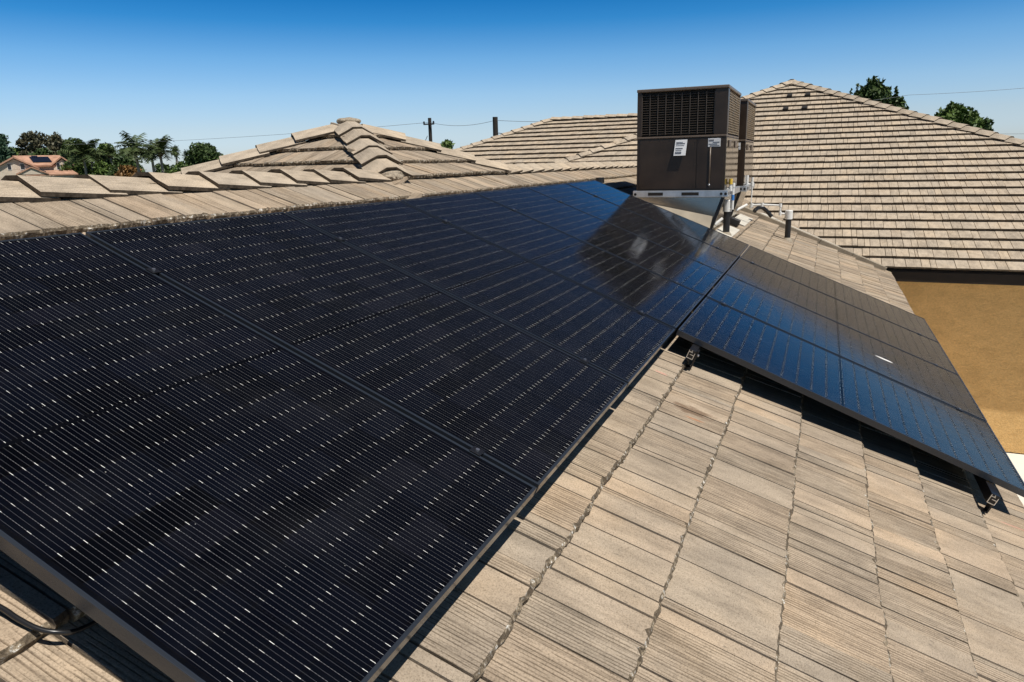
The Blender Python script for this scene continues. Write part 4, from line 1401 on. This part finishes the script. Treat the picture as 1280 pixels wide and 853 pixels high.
wire("upper overhead wire in the sky above the right trees", [(-8, 70, 8.9), (8.4, 70, 9.55), (30, 70, 10.6)], 0.014)
wire("lower overhead wire right of the olive green tree", [(13.0, 82, 6.4), (16.5, 82, 6.45), (34, 82, 7.0)], 0.016)

# ------------------------------------------------------------------ far house
M['clay'] = simple("clay_tile", (0.46, 0.27, 0.185), 0.9, 0, 0.2, 0.25, 1.2, 0.3, 12)
M['win'] = simple("dark_window", (0.02, 0.022, 0.03), 0.1, 0, 0.5)
M['farpanel'] = simple("far_solar_glass", (0.012, 0.016, 0.03), 0.15)
HP = Vector((-115.5, 80.0, 0.0))
fh = empty("terracotta_house", HP, "far cream house with terracotta tile roof and solar panels among trees", "house")
q = MB()
q.box(-127.0, -109.6, 80, 90, 0, 6.2)
q.box(-113.2, -108.9, 79.2, 86, 0, 6.2)
q.box(-127.0, -117.5, 76.4, 80, 0, 5.75)
# gable wall of the left part
q.add([(-127.0, 76.38, 5.72), (-117.5, 76.38, 5.8), (-122.0, 76.38, 7.4), (-127.0, 76.6, 5.72), (-117.5, 76.6, 5.8), (-122.0, 76.6, 7.4)], [(0, 1, 2), (5, 4, 3), (0, 3, 4, 1), (1, 4, 5, 2), (2, 5, 3, 0)])
q.add([(-113.2, 79.18, 6.18), (-108.9, 79.18, 6.18), (-111.0, 79.18, 7.3), (-113.2, 79.4, 6.18), (-108.9, 79.4, 6.18), (-111.0, 79.4, 7.3)], [(0, 1, 2), (5, 4, 3), (0, 3, 4, 1), (1, 4, 5, 2), (2, 5, 3, 0)])
q.build("wall", M['stucco_cream'], fh)
def slab(pts, th, name, mat, par):
    q = MB()
    n = len(pts)
    a = [Vector(p) for p in pts]
    nr = (a[1] - a[0]).cross(a[2] - a[0]).normalized()
    if nr.z < 0:
        nr = -nr
    q.add([p for p in a] + [p + nr * th for p in a], [tuple(range(n))[::-1], tuple(range(n, 2 * n))] + [(i, (i + 1) % n, n + (i + 1) % n, n + i) for i in range(n)])
    return q.build(name, mat, par)
slab([(-122.0, 75.6, 7.5), (-122.0, 86, 7.5), (-116.6, 86, 5.7), (-116.6, 75.6, 5.7)], 0.25, "roof", M['clay'], fh)
slab([(-122.0, 75.6, 7.5), (-122.0, 86, 7.5), (-127.8, 86, 5.5), (-127.8, 75.6, 5.5)], 0.25, "roof", M['clay'], fh)
mainr = slab([(-122.1, 84.6, 7.75), (-111.0, 84.6, 7.75), (-109.6, 79.2, 6.15), (-118.2, 79.2, 6.15)], 0.25, "roof", M['clay'], fh)
slab([(-122.1, 84.6, 7.75), (-111.0, 84.6, 7.75), (-109.6, 90.5, 6.05), (-122.1, 90.5, 6.05)], 0.25, "roof", M['clay'], fh)
slab([(-111.0, 78.6, 7.5), (-111.0, 85, 7.5), (-108.3, 85, 6.2), (-108.3, 78.6, 6.2)], 0.22, "roof", M['clay'], fh)
slab([(-111.0, 78.6, 7.5), (-111.0, 85, 7.5), (-113.8, 85, 6.15), (-113.8, 78.6, 6.15)], 0.22, "roof", M['clay'], fh)
slab([(-120.0, 73.5, 4.7), (-108.0, 73.5, 4.7), (-109.0, 79.1, 5.35), (-118.0, 79.1, 5.35)], 0.2, "porch_roof", M['clay'], fh)
slab([(-118.5, 73.2, 5.95), (-118.5, 76.2, 5.95), (-114.8, 76.2, 4.9), (-114.8, 73.2, 4.9)], 0.2, "porch_roof", M['clay'], fh)
slab([(-118.5, 73.2, 5.95), (-118.5, 76.2, 5.95), (-122.0, 76.2, 4.9), (-122.0, 73.2, 4.9)], 0.2, "porch_roof", M['clay'], fh)
q = MB()
q.box(-120.5, -108.5, 74.0, 79.0, 0, 4.65)
q.add([(-121.6, 73.5, 4.95), (-115.2, 73.5, 4.95), (-118.5, 73.5, 5.9), (-121.6, 73.7, 4.95), (-115.2, 73.7, 4.95), (-118.5, 73.7, 5.9)], [(0, 1, 2), (5, 4, 3), (0, 3, 4, 1), (1, 4, 5, 2), (2, 5, 3, 0)])
q.build("porch", M['stucco_cream'], fh)
for (x, z, w_, h_, y) in ((-123.2, 5.75, 0.75, 0.85, 76.34), (-120.3, 5.75, 0.9, 0.85, 76.34), (-112.0, 5.65, 0.75, 1.0, 79.14), (-110.2, 5.65, 0.75, 1.0, 79.14)):
    q = MB()
    q.box(x - w_ / 2 - 0.1, x + w_ / 2 + 0.1, y - 0.03, y, z - 0.1, z + h_ + 0.1)
    wf = q.build("window", M['white'], fh)
    q = MB()
    q.box(x - w_ / 2, x + w_ / 2, y - 0.06, y - 0.031, z, z + h_)
    q.build("pane", M['win'], wf)
def far_panel(x0, x1, f0, f1, mi):
    def P(x, f):
        return (x + 1.2 * (1 - f), 79.2 + 5.4 * f, 6.15 + 1.6 * f + 0.34)
    slab([P(x0, f0), P(x1, f0), P(x1, f1), P(x0, f1)], 0.08, "roof_panel", M['farpanel'], fh)
far_panel(-118.6, -114.2, 0.22, 0.75, 0)
far_panel(-118.0, -116.6, 0.62, 0.86, 0)
slab([(-116.9, 73.6, 5.52), (-115.4, 73.6, 5.10), (-115.4, 75.9, 5.10), (-116.9, 75.9, 5.52)], 0.3, "roof_panel", M['farpanel'], fh)

# the house is drawn square to the axes above; turn it to its own bearing and true width
hb = Matrix(((0.545, -0.839, 0, 0), (0.839, 0.545, 0, 0), (0, 0, 1, 0), (0, 0, 0, 1)))
hx = Matrix.Translation(HP) @ hb @ Matrix.Diagonal((0.60, 0.6, 1.0, 1.0)) @ Matrix.Translation((117.0, -79.0, 0))
for o in COL.objects:
    if o.type == 'MESH' and (o.parent is fh or o.parent == fh or (o.parent is not None and o.parent.parent == fh)):
        o.data.transform(hx)
